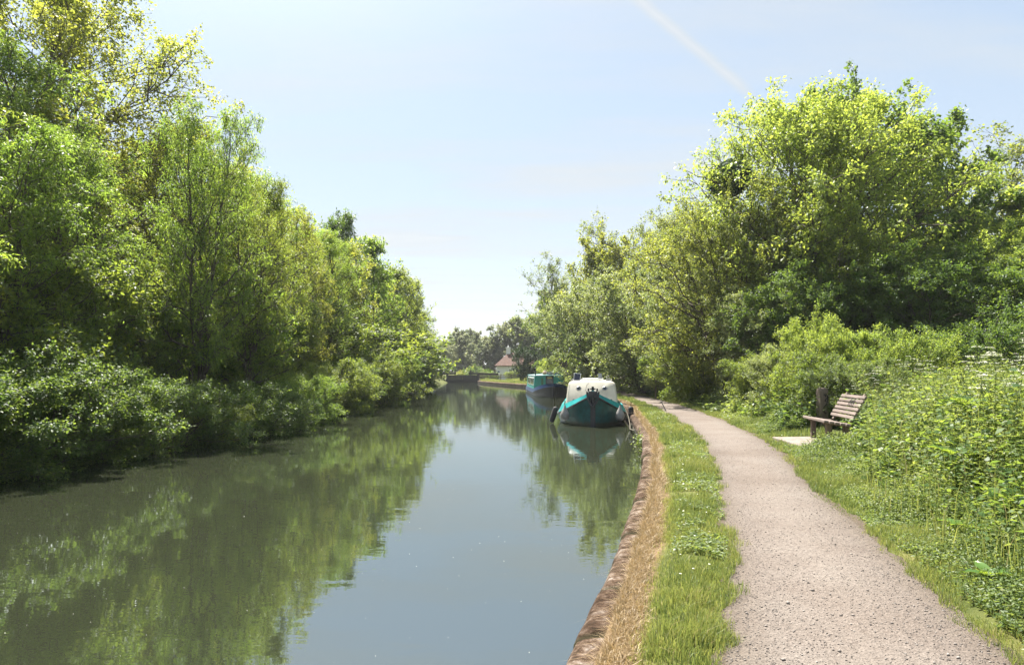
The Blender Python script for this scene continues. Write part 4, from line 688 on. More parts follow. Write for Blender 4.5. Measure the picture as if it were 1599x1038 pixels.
# ------------------------------------------------------------------ built objects
class MB:
    def __init__(s): s.V = []; s.F = []
    def add(s, V, F):
        o = len(s.V); s.V += [tuple(v) for v in V]; s.F += [tuple(i + o for i in f) for f in F]; return s
    def box(s, c, d, rot=None):
        x, y, z = d[0] / 2, d[1] / 2, d[2] / 2; V = [Vector((a, b_, c_)) for a in (-x, x) for b_ in (-y, y) for c_ in (-z, z)]
        if rot is not None: V = [rot @ v for v in V]
        V = [v + Vector(c) for v in V]; return s.add(V, [(0, 1, 3, 2), (4, 6, 7, 5), (0, 4, 5, 1), (2, 3, 7, 6), (0, 2, 6, 4), (1, 5, 7, 3)])
    def tube(s, pts, r, sides=10, r1=None):
        V, q = tubes(np.array([pts], float), np.array([r], float), np.array([r if r1 is None else r1], float), sides); n = len(pts)
        q = [tuple(f) for f in q]; q.append(tuple(range(sides))[::-1]); q.append(tuple(range((n - 1) * sides, n * sides))); return s.add(V, q)
    def lathe(s, c, prof, seg=20, axis=None):
        V = []; k = len(prof); R_ = (Vector((0, 0, 1)).rotation_difference(Vector(axis)).to_matrix() if axis else Matrix.Identity(3))
        for r, z in prof:
            for i in range(seg): a = i * 2 * math.pi / seg; V.append(R_ @ Vector((r * math.cos(a), r * math.sin(a), z)) + Vector(c))
        F = [(a * seg + i, a * seg + (i + 1) % seg, (a + 1) * seg + (i + 1) % seg, (a + 1) * seg + i) for a in range(k - 1) for i in range(seg)]
        F += [tuple(range(seg))[::-1], tuple(range((k - 1) * seg, k * seg))]; return s.add(V, F)
    def build(s, name, m, parent=None, bevel=0, smooth=False, loc=None):
        me = bpy.data.meshes.new(name); me.from_pydata(s.V, [], s.F); me.materials.append(m)
        bm = bmesh.new(); bm.from_mesh(me); bmesh.ops.recalc_face_normals(bm, faces=bm.faces); bm.to_mesh(me); bm.free()
        if smooth:
            me.polygons.foreach_set('use_smooth', [True] * len(me.polygons))
            me.set_sharp_from_angle(angle=math.radians(38))
        o = bpy.data.objects.new(name, me); COL.objects.link(o)
        if parent: o.parent = parent
        if loc: o.location = loc
        if bevel: b = o.modifiers.new('Bevel', 'BEVEL'); b.width = bevel; b.segments = 2; b.limit_method = 'ANGLE'
        return o
M['teal_dark'] = plain('teal_paint', (.005, .07, .07), .38, .5, 4, bump=.15, bscale=9)
M['teal'] = plain('teal_bright_paint', (.012, .27, .28), .35, .22, 4, bump=.06, bscale=12)
M['teal_cabin'] = plain('teal_cabin_paint', (.008, .23, .20), .4, .2, 3)
M['cream'] = plain('cream_paint', (.50, .47, .39), .45, .16, 2.2, bump=.05, bscale=8)
M['white_p'] = plain('white_paint', (.74, .75, .73), .4, .08, 5)
M['black'] = plain('black_tar', (.015, .015, .017), .55, .4, 10, bump=.2)
M['rubber'] = plain('black_rubber', (.018, .018, .02), .75, .3, 20)
M['navy'] = plain('blue_paint', (.008, .035, .11), .35, .2, 4)
M['fender'] = plain('grey_vinyl', (.26, .25, .235), .55, .25, 8)
M['steel'] = plain('dull_steel', (.32, .32, .31), .4, .25, 12, metal=.7)
M['darkmetal'] = plain('dark_metal', (.05, .05, .055), .5, .4, 16, metal=.6)
M['glass'] = plain('dark_glass', (.02, .03, .035), .06, .1, 2, spec=.8)
M['rope'] = plain('rope_fibre', (.10, .085, .06), .9, .3, 60)
M['deck'] = plain('deck_paint', (.30, .28, .25), .7, .25, 8)
M['wood'] = plain('weathered_wood', (.175, .135, .115), .85, .38, 9, bump=.5, bscale=22, stretch=(1, .12, 1))
M['woodend'] = plain('post_wood', (.17, .13, .105), .9, .35, 10, bump=.5, bscale=25, stretch=(1, 1, .15))
M['concrete'] = plain('concrete', (.20, .168, .145), .95, .3, 5, bump=.3, bscale=40)
M['tile'] = plain('roof_tile', (.085, .035, .02), .85, .35, 3, bump=.5, bscale=12)
M['render'] = plain('white_render', (.68, .68, .66), .85, .06, 2)
M['lockwood'] = plain('lock_timber', (.03, .028, .026), .8, .4, 8, bump=.3)
M['curtain'] = plain('curtain', (.35, .36, .33), .9, .3, 10)
M['solar'] = plain('solar_cell', (.02, .025, .05), .15, .2, 30)
M['ink'] = plain('spray_ink', (.02, .018, .02), .7, .1, 9)

def stain(m):
    n = m.node_tree.nodes; l = m.node_tree.links; p = n['Principled BSDF']; src = p.inputs['Base Color'].links[0].from_socket
    c = n.new('ShaderNodeTexCoord'); sp = n.new('ShaderNodeSeparateXYZ'); l.new(c.outputs['Object'], sp.inputs[0]); z = n.new('ShaderNodeTexNoise'); z.inputs['Scale'].default_value = 5; z.inputs['Detail'].default_value = 6
    mp = n.new('ShaderNodeMapping'); mp.inputs['Scale'].default_value = (1.5, 1.5, .25); l.new(c.outputs['Object'], mp.inputs[0]); l.new(mp.outputs[0], z.inputs['Vector'])
    a = n.new('ShaderNodeMath'); a.operation = 'MULTIPLY_ADD'; l.new(z.outputs[0], a.inputs[0]); a.inputs[1].default_value = -.17; l.new(sp.outputs[2], a.inputs[2]); r = ramp(n, [(0, (1, 1, 1)), (.10, (0, 0, 0))]); l.new(a.outputs[0], r.inputs[0])
    x = n.new('ShaderNodeMix'); x.data_type = 'RGBA'; l.new(r.outputs[0], x.inputs[0]); l.new(src, x.inputs[6]); x.inputs[7].default_value = (.035, .04, .025, 1); l.new(x.outputs[2], p.inputs['Base Color'])
stain(M['teal_dark'])
def hull(y0, length, beam, z_stem, z_side, bow=2.6, wl=.9, keel=-.35, n=30, pw=.62, byb=False):
    """stations from the stem back: half breadth b, sheer height h, waterline breadth w"""
    st = []
    for i in range(n):
        t = i / (n - 1); y = (t ** 1.7) * length; q = min(1, y / bow); b = beam / 2 * (1 - (1 - q) ** 2.3) ** pw if q < 1 else beam / 2
        if y > length - 1.2: b *= 1 - .14 * ((y - length + 1.2) / 1.2) ** 2
        h = z_side + (z_stem - z_side) * max(0, 1 - y / (bow * 1.25)) ** 1.45; w = b * (wl - .10 * (1 - q))
        if byb: h = z_side + (z_stem - z_side) * (.88 * (1 - min(1, b / (beam / 2))) + .12 * (1 - q) ** 2)
        st.append((y, max(b, .03), h, max(w, .03)))
    return st
def skin(prof_fn, st):
    V = []; k = None
    for s in st:
        p = prof_fn(s); k = len(p); V += [(x, s[0] + dy, z) for x, dy, z in p]
    F = [(a * k + i, a * k + i + 1, (a + 1) * k + i + 1, (a + 1) * k + i) for a in range(len(st) - 1) for i in range(k - 1)]
    return V, F, k
def boat_shell(e, st, m_low, m_band, band, m_rail, deck_m, inward=.1, keelz=-.4, name2='bulwark', rail=.035):
    lowh = lambda s: s[2] - band(s)
    def low(s):
        b, h, w = s[1], lowh(s), s[3]; R_ = [(b, 0, h), (b * .995, 0, h * .6), ((b + w) / 2 * 1.005, 0, h * .25), (w * .985, 0, 0.0), (w * .9, .02, -.18), (.02, .05, keelz)]
        return R_ + [(-x, dy, z) for x, dy, z in R_[::-1]]
    V, F, k = skin(low, st); mb = MB(); mb.add(V, F + [tuple(range(len(V) - k, len(V)))]); mb.build('hull', m_low, e, smooth=True)
    def top(s, sgn):
        b, h = s[1], s[2]; i = inward * min(1, b / .5); return [(sgn * (b + .004), 0, lowh(s) - .01), (sgn * (b - i * .5), .02, (h + lowh(s)) / 2), (sgn * (b - i), .03, h), (sgn * max(b - i - .05, .0), .03, h), (sgn * max(b - i - .06, .0), .04, lowh(s) + .02)]
    mb = MB()
    for sg in (1, -1):
        V, F, k = skin(lambda s: top(s, sg), st); mb.add(V, F)
    mb.build(name2, m_band, e, smooth=True)
    mb = MB()
    for sg in (1, -1): mb.tube([(sg * (s[1] + .012), s[0] - .01, lowh(s) - .02) for s in st], rail, 8)
    mb.build('rubbing_strake', m_rail, e, smooth=True)
    mb = MB(); V = []
    for s in st: V += [(-max(s[1] - .07, .01), s[0] + .04, lowh(s) + .03), (0, s[0] + .04, lowh(s) + .06), (max(s[1] - .07, .01), s[0] + .04, lowh(s) + .03)]
    mb.add(V, [(a * 3 + i, a * 3 + i + 1, a * 3 + i + 4, a * 3 + i + 3) for a in range(len(st) - 1) for i in range(2)]); mb.build('deck', deck_m, e)

# --- foreground barge
BX, BY = 2.80, 24.4
bg_ = empty('barge', (BX, BY, 0), 'teal hulled barge with cream cabin, bow towards the viewer, moored at the wall', 'boat', None, math.radians(-6.0))
stn = hull(0, 10.5, 2.60, 1.26, .64, bow=2.9, wl=.93, pw=.55, byb=True)
boat_shell(bg_, stn, M['teal_dark'], M['teal'], lambda s: .15 + .15 * min(1, s[1] / 1.25), M['black'], M['deck'], inward=.13, rail=.035)
mb = MB(); mb.add([(-.09, -.09, -.3), (.09, -.09, -.3), (.09, .10, -.3), (-.09, .10, -.3), (-.085, -.09, 1.0), (.085, -.09, 1.0), (.085, .12, 1.0), (-.085, .12, 1.0)], [(0, 1, 2, 3), (4, 7, 6, 5), (0, 4, 5, 1), (1, 5, 6, 2), (2, 6, 7, 3), (3, 7, 4, 0)]); mb.build('stem_bar', M['black'], bg_, bevel=.02)
mb = MB(); mb.box((0, .02, 1.12), (.30, .26, .20)); mb.tube([(-.2, -.06, 1.2), (-.17, -.12, .95), (-.07, -.16, .78), (0, -.17, .72)], .035, 8); mb.tube([(.2, -.06, 1.2), (.17, -.12, .95), (.07, -.16, .78), (0, -.17, .72)], .035, 8)
mb.tube([(-.15, .05, 1.22), (-.15, .05, 1.32)], .03, 8); mb.tube([(.15, .05, 1.22), (.15, .05, 1.32)], .03, 8); mb.tube([(0, -.14, 1.10), (0, -.16, .80)], .04, 8); mb.build('bow_roller', M['darkmetal'], bg_, smooth=True)
mb = MB(); mb.tube([(0, .25, 1.1), (0, .25, 1.38)], .045, 10); mb.tube([(-.1, .25, 1.3), (.1, .25, 1.3)], .025, 8); mb.build('samson_post', M['black'], bg_, smooth=True)
mb = MB(); 
for sx in (-.62, .62): mb = MB(); mb.tube([(sx, 1.75, .60), (sx, 1.75, .86)], .035, 8); mb.tube([(sx - .11, 1.75, .86), (sx + .11, 1.75, .86)], .028, 8); mb.build('deck_cleat', M['black'], bg_, smooth=True)
# cabin: sections swept back from a raked, rounded front
def cabin(e, y0, y1, hw, zb, zt, rake, m, name='cabin', tum=.10, rnd=.22):
    mb = MB(); V = []; secs = [(y0, .0, .0), (y0 + rake * .5, .5, 0), (y0 + rake, 1, 0), (y1, 1, 0)]
    def sec(y, zt_, ins):
        w = hw - ins; P = [(-w, zb), (-w + tum * .35, zb + (zt_ - zb) * .45), (-w + tum, zt_ - rnd * .75)]
        for a in np.linspace(0.15, 1, 4): P.append((-w + tum + rnd * (1 - math.cos(a * math.pi / 2)), zt_ - rnd * .75 * (1 - math.sin(a * math.pi / 2))))
        P.append((0, zt_ + .035)); return [(x, y, z) for x, z in P] + [(-x, y, z) for x, z in P[:-1][::-1]]
    S = [sec(y0 + rake * .92, zt - .045, .05), sec(y0 + rake, zt, 0), sec(y1 - .1, zt, 0), sec(y1, zt - .03, .02)]
    S[0] = [(x, y0 + rake * .9 * (z - zb) / (zt - zb), z) for x, y, z in S[0]]; S[1] = [(x, y0 + .06 + rake * .9 * (z - zb) / (zt - zb), z) for x, y, z in S[1]]
    k = len(S[0]); V = [v for s in S for v in s]; F = [(a * k + i, a * k + i + 1, (a + 1) * k + i + 1, (a + 1) * k + i) for a in range(3) for i in range(k - 1)]
    F += [tuple(range(k))[::-1], tuple(range(3 * k, 4 * k)), tuple([0, 3 * k, 4 * k - 1, k - 1])]
    return mb.add(V, F).build(name, m, e, smooth=True)
cabin(bg_, 4.1, 8.8, 1.06, .48, 1.49, .50, M['cream'], tum=.10, rnd=.16)
fy = lambda z: 4.1 + .50 * .9 * (z - .48) / 1.01
for sx in (-.53, .53):
    z = 1.20; ax = (0, -1, .42); mb = MB(); mb.lathe((sx, fy(z) - .0, z), [(.098, -.01), (.105, .015), (.09, .028), (.07, .028), (.07, .012)], 20, ax); pr_ = mb.build('porthole', M['steel'], bg_, smooth=True)
    mb = MB(); mb.lathe((sx, fy(z) + .001, z), [(.068, .005), (.068, .016)], 20, ax); mb.build('glass', M['glass'], pr_)
mb = MB(); mb.box((0.02, 5.2, 1.57), (.92, .55, .06)); mb.box((0.02, 5.2, 1.61), (.80, .45, .03)); mb.build('roof_hatch', M['white_p'], bg_, bevel=.012)
mb = MB(); mb.box((-.60, 4.95, 1.67), (.24, .04, .30), Matrix.Rotation(-.45, 3, 'X') @ Matrix.Rotation(.12, 3, 'Y')); sp_ = mb.build('solar_lamp_panel', M['solar'], bg_, bevel=.008)
mb = MB(); mb.box((-.60, 4.965, 1.668), (.28, .03, .34), Matrix.Rotation(-.45, 3, 'X') @ Matrix.Rotation(.12, 3, 'Y')); mb.box((-.60, 4.95, 1.51), (.30, .24, .05)); mb.tube([(-.7, 5.02, 1.50), (-.73, 5.0, 1.84)], .018, 8); mb.build('panel_frame', M['white_p'], sp_, bevel=.006)
mb = MB(); mb.box((.34, 5.1, 1.71), (.16, .14, .18), Matrix.Rotation(-.3, 3, 'X')); mb.tube([(.34, 5.12, 1.50), (.34, 5.12, 1.68)], .02, 8); mb.build('roof_lamp', M['steel'], bg_, bevel=.02)
mb = MB(); mb.box((.70, 5.1, 1.56), (.20, .10, .10)); mb.tube([(.62, 5.1, 1.50), (.62, 5.1, 1.62)], .02, 8); mb.tube([(.76, 5.1, 1.54), (.70, 5.05, 1.70), (.62, 5.0, 1.73)], .015, 6); mb.build('roof_bracket', M['steel'], bg_, smooth=True)
mb = MB(); mb.tube([(-.14, 4.72, 1.54), (-.12, fy(1.42) - .012, 1.42), (-.2, fy(1.35) - .015, 1.35), (-.26, fy(1.15) - .015, 1.15), (-.16, fy(.98) - .015, .98)], .007, 6); mb.build('loose_cable', M['rubber'], bg_, smooth=True)
mb = MB()
for sx in (-.84, .84): mb.tube([(sx, 5.0, 1.54), (sx, 8.2, 1.54)], .018, 8); [mb.tube([(sx, yy, 1.38), (sx, yy, 1.55)], .014, 6) for yy in (5.0, 5.8, 7.0, 8.2)]
mb.build('handrail', M['steel'], bg_, smooth=True)
for sx in (-1, 1):
    for yy in (5.2, 6.4, 7.6):
        mb = MB(); mb.box((sx * 1.035, yy, 1.10), (.03, .55, .26), Matrix.Rotation(sx * -.06, 3, 'Y')); mb.build('side_window', M['glass'], bg_, bevel=.03)
# fenders
def at_barge(x, y):
    v = Matrix.Rotation(math.radians(-6.0), 3, 'Z') @ Vector((x, y, 0)); return BX + v.x, BY + v.y
def bell_fender(x, y, z, label):
    x, y = at_barge(x, y)
    mb = MB(); mb.lathe((0, 0, 0), [(.02, .30), (.035, .26), (.05, .22), (.095, .13), (.145, .03), (.165, -.06), (.155, -.14), (.115, -.20), (.05, -.235), (.01, -.24)], 20)
    e = empty('fender', (x, y, z), label, 'fender', 'hanging boat fenders'); mb.build('float_body', M['fender'], e, smooth=True)
    MB().tube([(0, 0, .28), (0.0, .01, .46)], .012, 6).build('lanyard', M['rope'], e)
bell_fender(-.98, .38, .42, 'scuffed grey teardrop fender hanging left of the barge stem')
bell_fender(.95, .36, .42, 'scuffed grey teardrop fender hanging right of the barge stem')
def roll_fender(x, y, z, tilt, label):
    x, y = at_barge(x, y)
    e = empty('fender', (x, y, z), label, 'fender', 'hanging boat fenders'); e.rotation_euler = (0, tilt, 0)
    mb = MB(); mb.lathe((0, 0, 0), [(.03, .30), (.08, .27), (.10, .22), (.10, -.22), (.08, -.28), (.03, -.30)], 16); mb.build('roll', M['rubber'], e, smooth=True); MB().tube([(0, 0, .28), (.03, 0, .48)], .012, 6).build('lanyard', M['rope'], e)
roll_fender(-1.42, 1.5, .32, .30, 'black roll fender hanging off the canal side of the barge')
roll_fender(1.40, 1.4, .34, -.06, 'black roll fender squeezed between barge and wall')
mb = MB(); mb.tube([(4.05, 25.2, .58), (4.12, 24.9, .30), (4.02, 24.0, .10), (3.72, 22.2, .10), (3.60, 20.8, .18), (3.66, 20.2, .30), (3.85, 20.0, .38)], .018, 6); prep(mb.build('mooring_rope', M['rope'], None, smooth=True), 'dark mooring rope slack between barge bow and coping', 'rope')
mb = MB(); mb.tube([(4.2, 26.6, .68), (4.7, 26.7, .62), (5.2, 26.9, .60), (5.70, 26.7, .58)], .012, 6); prep(mb.build('mooring_rope', M['rope'], None, smooth=True), 'thin taut line from barge gunwale to the leaning mooring pin', 'rope')
mb = MB(); mb.tube([(5.82, 26.4, .33), (5.66, 26.7, .76)], .017, 8); mb.tube([(5.60, 26.66, .73), (5.72, 26.72, .77)], .02, 8); prep(mb.build('mooring_pin', M['darkmetal'], None, smooth=True), 'thin leaning iron mooring pin in the verge grass by the barge', 'mooring pin')
mb = MB(); mb.tube([(7.75, 38, .2), (7.76, 38, 1.55)], .035, 8); prep(mb.build('marker_post', M['woodend'], None, smooth=True), 'thin upright post in the shade where the path goes under the trees', 'post')
mb = MB(); mb.tube([(-2.93, 4.2, .01), (-2.90, 4.26, .014), (-2.85, 4.31, .008)], .009, 6, .005)
mb.add([], []); o_ = mb.build('floating_twig', plain('twig_orange', (.55, .28, .12), .7, .2, 20), None, smooth=True); prep(o_, 'small orange twig floating at the lower left of the canal', 'twig')

mb = MB()
for i_ in range(4): mb.tube([(.55 + (.20 - .02 * i_) * math.cos(a_), 1.55 + (.20 - .02 * i_) * math.sin(a_), .66 + .028 * i_) for a_ in np.linspace(0, 6.1, 18)], .016, 6)
o_ = mb.build('rope_coil', M['rope'], None, smooth=True); o_.location = (BX + .05, BY + .1, .0); prep(o_, 'coil of dark rope on the fore deck of the cream cabined barge', 'rope')
rng = np.random.default_rng(3); yw = 16.6; xw = float(RB(yw)); P = np.stack([xw - .02 - np.abs(rng.normal(0, .08, 260)), yw + rng.normal(0, .16, 260), .22 + rng.normal(0, .12, 260)], -1); A = rng.normal(size=P.shape); A[:, 0] -= .8
V, F, m = leaves(P, A, norm(np.array([-.4, -.3, .8]) + rng.normal(size=P.shape) * .4), rng.uniform(.04, .08, 260), 'ovate'); e = empty('wall_plant', (0, 0, 0), 'small bright leafy plant sprouting from the wall in front of the barge', 'plant')
link('foliage', npmesh('foliage', V, F, tint=rng.uniform(.3, 1, 260).repeat(m)), e, M['herb'])
mb = MB(); [mb.tube([(xw + .03, yw + t_, .2), (xw - .08, yw + t_ * 1.3, .24 + abs(t_)), (xw - .14, yw + t_ * 1.8, .2)], .005, 5) for t_ in (-.12, -.04, .05, .13)]; mb.build('stem', M['stem'], e)

# --- far boat
nb = empty('narrowboat', (3.05, 50.8, 0), 'far teal cabin boat with black hull and blue gunwale band', 'boat', None, math.radians(2))
st2 = hull(0, 15, 2.6, 1.0, .52, bow=3.4, wl=.97, pw=.5)
boat_shell(nb, st2, M['black'], M['navy'], lambda s: .20 + .04 * min(1, s[0]), M['navy'], M['deck'], inward=.04, rail=.02, name2='gunwale_band')
mb = MB(); V = [(-1.22, 4.1, .45), (1.22, 4.1, .45), (1.12, 4.15, 1.52), (-1.12, 4.15, 1.52), (-1.22, 13.6, .45), (1.22, 13.6, .45), (1.12, 13.6, 1.52), (-1.12, 13.6, 1.52)]
mb.add(V, [(0, 1, 2, 3), (4, 7, 6, 5), (0, 3, 7, 4), (1, 5, 6, 2), (3, 2, 6, 7), (0, 4, 5, 1)]); mb.build('cabin', M['teal_cabin'], nb, bevel=.03)
mb = MB(); mb.add([(-1.17, 4.05, 1.522), (1.17, 4.05, 1.522), (1.17, 13.7, 1.522), (-1.17, 13.7, 1.522), (0, 4.05, 1.60), (0, 13.7, 1.60), (-1.17, 4.05, 1.545), (1.17, 4.05, 1.545), (1.17, 13.7, 1.545), (-1.17, 13.7, 1.545)], [(0, 1, 7, 4, 6), (2, 3, 9, 5, 8), (6, 4, 5, 9), (4, 7, 8, 5), (0, 6, 9, 3), (1, 2, 8, 7), (0, 3, 2, 1)]); mb.build('roof', plain('pale_roof_paint', (.25, .5, .5), .5, .15, 4), nb)
for a, b_ in ((4.5, 5.9), (6.3, 7.7), (8.4, 9.9), (10.6, 12.0)):
    mb = MB(); mb.box((-1.180, (a + b_) / 2, 1.08), (.05, b_ - a, .62), Matrix.Rotation(.09, 3, 'Y')); f_ = mb.build('window', M['white_p'], nb, bevel=.02)
    mb = MB(); mb.box((-1.199, (a + b_) / 2, 1.08), (.03, b_ - a - .14, .48), Matrix.Rotation(.09, 3, 'Y')); mb.build('pane', M['glass'], f_)
mb = MB(); mb.box((.02, 4.085, 1.08), (.60, .05, .92), Matrix.Rotation(-.047, 3, 'X')); dr = mb.build('cabin_door', M['black'], nb, bevel=.01)
mb = MB(); mb.box((.02, 4.062, 1.20), (.46, .04, .50), Matrix.Rotation(-.047, 3, 'X')); mb.build('pane', M['glass'], dr); mb = MB(); mb.box((.02, 4.05, 1.36), (.36, .03, .10), Matrix.Rotation(-.047, 3, 'X')); mb.build('curtain', plain('ochre_cloth', (.35, .30, .10), .8, .2, 20), dr)
mb = MB(); mb.box((-.55, 4.10, 1.03), (.17, .03, .62), Matrix.Rotation(-.047, 3, 'X')); mb.build('panel_decoration', plain('dark_green_panel', (.02, .10, .05), .5, .3, 20), nb)
mb = MB(); mb.tube([(-.98, 5.6, 1.54), (-.98, 5.6, 2.12)], .055, 12); mb.lathe((-.98, 5.6, 2.10), [(.07, 0), (.075, .03), (.05, .05)], 12); mb.build('chimney', M['black'], nb, smooth=True)
mb = MB(); mb.tube([(1.3, 3.4, .52), (.2, .35, 1.02)], .012, 6); mb.build('bow_line', M['white_p'], nb)
def junk(x, y, z, kind_, label, name, cat, m):
    e = MB()
    if kind_ == 'bag': e.lathe((0, 0, 0), [(.02, 0), (.20, .01), (.24, .10), (.20, .22), (.10, .30), (.05, .36), (.03, .40)], 12)
    elif kind_ == 'crate':
        e.box((0, 0, .02), (.46, .34, .04)); [e.box((0, s_ * .16, zz_), (.46, .02, .07)) for s_ in (-1, 1) for zz_ in (.07, .16, .25)]; [e.box((s_ * .22, 0, zz_), (.02, .30, .07)) for s_ in (-1, 1) for zz_ in (.07, .16, .25)]; [e.box((a * .20, b * .14, .15), (.03, .03, .26)) for a in (-1, 1) for b in (-1, 1)]
    elif kind_ == 'pot': e.lathe((0, 0, 0), [(.10, 0), (.15, .2), (.17, .2), (.17, .24), (.14, .24), (.13, .2)], 14)
    elif kind_ == 'poles': [e.tube([(-.1 + .05 * i, -1.6, .10 + .03 * (i % 2)), (-.08 + .05 * i, 1.6, .10 + .03 * (i % 2))], .025, 8) for i in range(4)]; [e.box((0, yy, .04), (.4, .08, .08)) for yy in (-1, 1)]
    elif kind_ == 'tarp': e.lathe((0, 0, 0), [(.42, 0), (.44, .06), (.36, .2), (.24, .30), (.06, .35)], 9)
    o = e.build(name, m, None, smooth=kind_ in ('bag', 'pot', 'tarp')); o.location = (x, y, z); prep(o, label, cat); return o
RZ = 1.585
junk(2.62, 56.6, RZ - .03, 'pot', 'round pot on the far boat roof just right of its chimney', 'plant_pot', 'pot', plain('terracotta', (.30, .14, .08), .8, .2, 9))
junk(2.72, 58.2, RZ - .02, 'bag', 'pinkish sack on the far boat roof behind the pot', 'sack', 'sack', plain('sacking', (.33, .24, .2), .9, .2, 20))
junk(3.08, 57.0, RZ + .01, 'crate', 'dark crate in the middle of the far boat roof', 'crate', 'crate', plain('crate_plastic', (.05, .055, .09), .5, .3, 9))
junk(3.45, 57.4, RZ - .01, 'tarp', 'dark blue heaped cover on the far boat roof, right of the crate', 'tarpaulin', 'cover', plain('navy_cover', (.02, .03, .07), .7, .4, 9))
junk(3.30, 60.5, RZ + .0, 'poles', 'bundle of boat poles lying along the far boat roof', 'boat_pole_rack', 'poles', plain('pole_wood', (.3, .24, .17), .7, .3, 9))
junk(3.75, 58.8, RZ - .02, 'bag', 'pale sack at the right end of the clutter on the far boat roof', 'sack', 'sack', plain('pale_sack', (.45, .40, .36), .8, .2, 20))
mb = MB(); mb.tube([(4.15, 52.6, .75), (4.6, 51.8, .5), (4.95, 51.2, .42)], .014, 6); prep(mb.build('mooring_rope', M['rope'], None), 'short line tying the far boat to the bank', 'rope')

# --- bench, carved post, slab
be = empty('park_bench', (6.78, 15.15, groundz(6.78, 15.15) - .01), 'weathered slatted wooden bench facing the canal beside the path', 'bench', None, math.radians(-8))
def jit(v, a, r=random.Random(4)): return v + r.uniform(-a, a)
seat = MB(); back = MB(); Lb = 1.62
for i in range(5): seat.box((-.25 + i * .108, jit(0, .01), .455 - .018 * i), (.094, Lb, .055), Matrix.Rotation(.12, 3, 'Y'))
seat.build('seat', M['wood'], be, bevel=.012)
for i in range(6): back.box((.31 + .045 * i, jit(0, .008), .53 + .083 * i), (.045, Lb - .12, .070), Matrix.Rotation(.48, 3, 'Y'))
back.build('backrest', M['wood'], be, bevel=.010)
for sy in (-.55, .55):
    for sx in (-.14, .20):
        MB().box((sx, sy, .19), (.10, .10, .46)).build('leg', M['woodend'], be, bevel=.01)
    MB().box((.02, sy, .395), (.52, .09, .07), Matrix.Rotation(.12, 3, 'Y')).build('seat_support', M['woodend'], be, bevel=.008)
    MB().box((.44, sy, .72), (.05, .09, .66), Matrix.Rotation(.48, 3, 'Y')).build('back_support', M['woodend'], be, bevel=.008)
gb = MB()
for k in range(7): yy = -.34 + k * .05; zz0 = .76 + .05 * (k % 2); xx = .31 + .045 * (zz0 - .53) / .083 - .034; gb.tube([(xx, yy, zz0), (xx + .035, yy + .015, zz0 + .065), (xx + .06, yy - .01, zz0 + .11)], .006, 5)
gb.build('scrawled_tag', M['ink'], be)
po = empty('wooden_post', (7.62, 17.3, groundz(7.62, 17.3) - .05), 'thick square wooden post with rounded top and black scrawl behind the bench', 'post', None, .12)
mb = MB(); V = []; 
for z, s_ in ((0, 1), (.95, .98), (1.0, .93), (1.04, .78), (1.055, .5)): V += [(-.11 * s_, -.10 * s_, z), (.11 * s_, -.10 * s_, z), (.11 * s_, .10 * s_, z), (-.11 * s_, .10 * s_, z)]
mb.add(V, [(a * 4 + i, a * 4 + (i + 1) % 4, a * 4 + 4 + (i + 1) % 4, a * 4 + 4 + i) for a in range(4) for i in range(4)] + [(16, 17, 18, 19), (3, 2, 1, 0)]); mb.build('shaft', M['woodend'], po, bevel=.012)
mb = MB(); cv = [(.04, .86), (-.02, .90), (.05, .80), (0, .74), (.06, .72), (.03, .64), (-.02, .60), (-.03, .50), (.01, .44), (.06, .42)]; mb.tube([(x, -.112, z) for x, z in cv], .012, 6); mb.tube([(.02, -.112, .92), (.075, -.112, .86), (.07, -.112, .70)], .010, 6); mb.build('scrawled_tag', M['ink'], po)
mb = MB(); V = [(5.72, 13.95), (6.45, 14.3), (6.95, 15.95), (5.85, 15.85)]; zt = .455
mb.add([(x, y, .36) for x, y in V] + [(x, y, zt) for x, y in V], [(3, 2, 1, 0), (4, 5, 6, 7), (0, 1, 5, 4), (1, 2, 6, 5), (2, 3, 7, 6), (3, 0, 4, 7)]); prep(mb.build('bench_slab', M['concrete'], None, bevel=.01), 'pale concrete slab in the grass in front of the bench', 'slab')

# --- lock gate
lg = empty('lock_gate', (-7.7, 110, 0), 'black timber lock gates with balance beams across the far end of the canal', 'lock gate')
mb = MB(); 
for sx in (-1, 1):
    for i in range(7): mb.box((sx * (.18 + i * .33), .18 * (i - 3) * -.15, .45), (.31, .10, 1.5))
mb.build('gate_leaf', M['lockwood'], lg)
mb = MB(); [mb.box((sx * 1.15, -.12, z), (2.3, .14, .16)) for sx in (-1, 1) for z in (.35, .95)]; mb.build('cross_rail', M['lockwood'], lg)
for sx in (-1, 1):
    MB().box((sx * 3.3, -.3, 1.42), (4.6, .34, .30), Matrix.Rotation(sx * .02, 3, 'Y')).build('balance_beam', M['lockwood'], lg, bevel=.02)
    MB().box((sx * 5.7, -.3, 1.42 - sx * .05), (.25, .36, .32)).build('beam_end', M['white_p'], lg, bevel=.02)
    MB().box((sx * 2.4, -.1, .6), (.30, .32, 1.7)).build('heel_post', M['lockwood'], lg, bevel=.02)
mb = MB(); mb.box((0, .5, .95), (4.6, .35, .05)); mb.tube([(-2.2, .6, 1.75), (2.2, .6, 1.75)], .03, 6); [mb.tube([(x, .6, .95), (x, .6, 1.75)], .025, 6) for x in (-2.2, -1.1, 0, 1.1, 2.2)]; mb.build('walkway', M['darkmetal'], lg)
for sx in (-1, 1):
    mb = MB(); mb.box((sx * 1.2, -.05, 1.5), (.12, .12, .7)); mb.box((sx * 1.2, -.05, 1.86), (.22, .18, .16)); mb.build('paddle_gear', M['darkmetal'], lg)
mb = MB(); mb.box((-10.75, 111.5, -.1), (1.5, 3.4, 1.25)); prep(mb.build('lock_wall', M['concrete'], None, bevel=.05), 'stone lock side left of the black gates', 'wall')
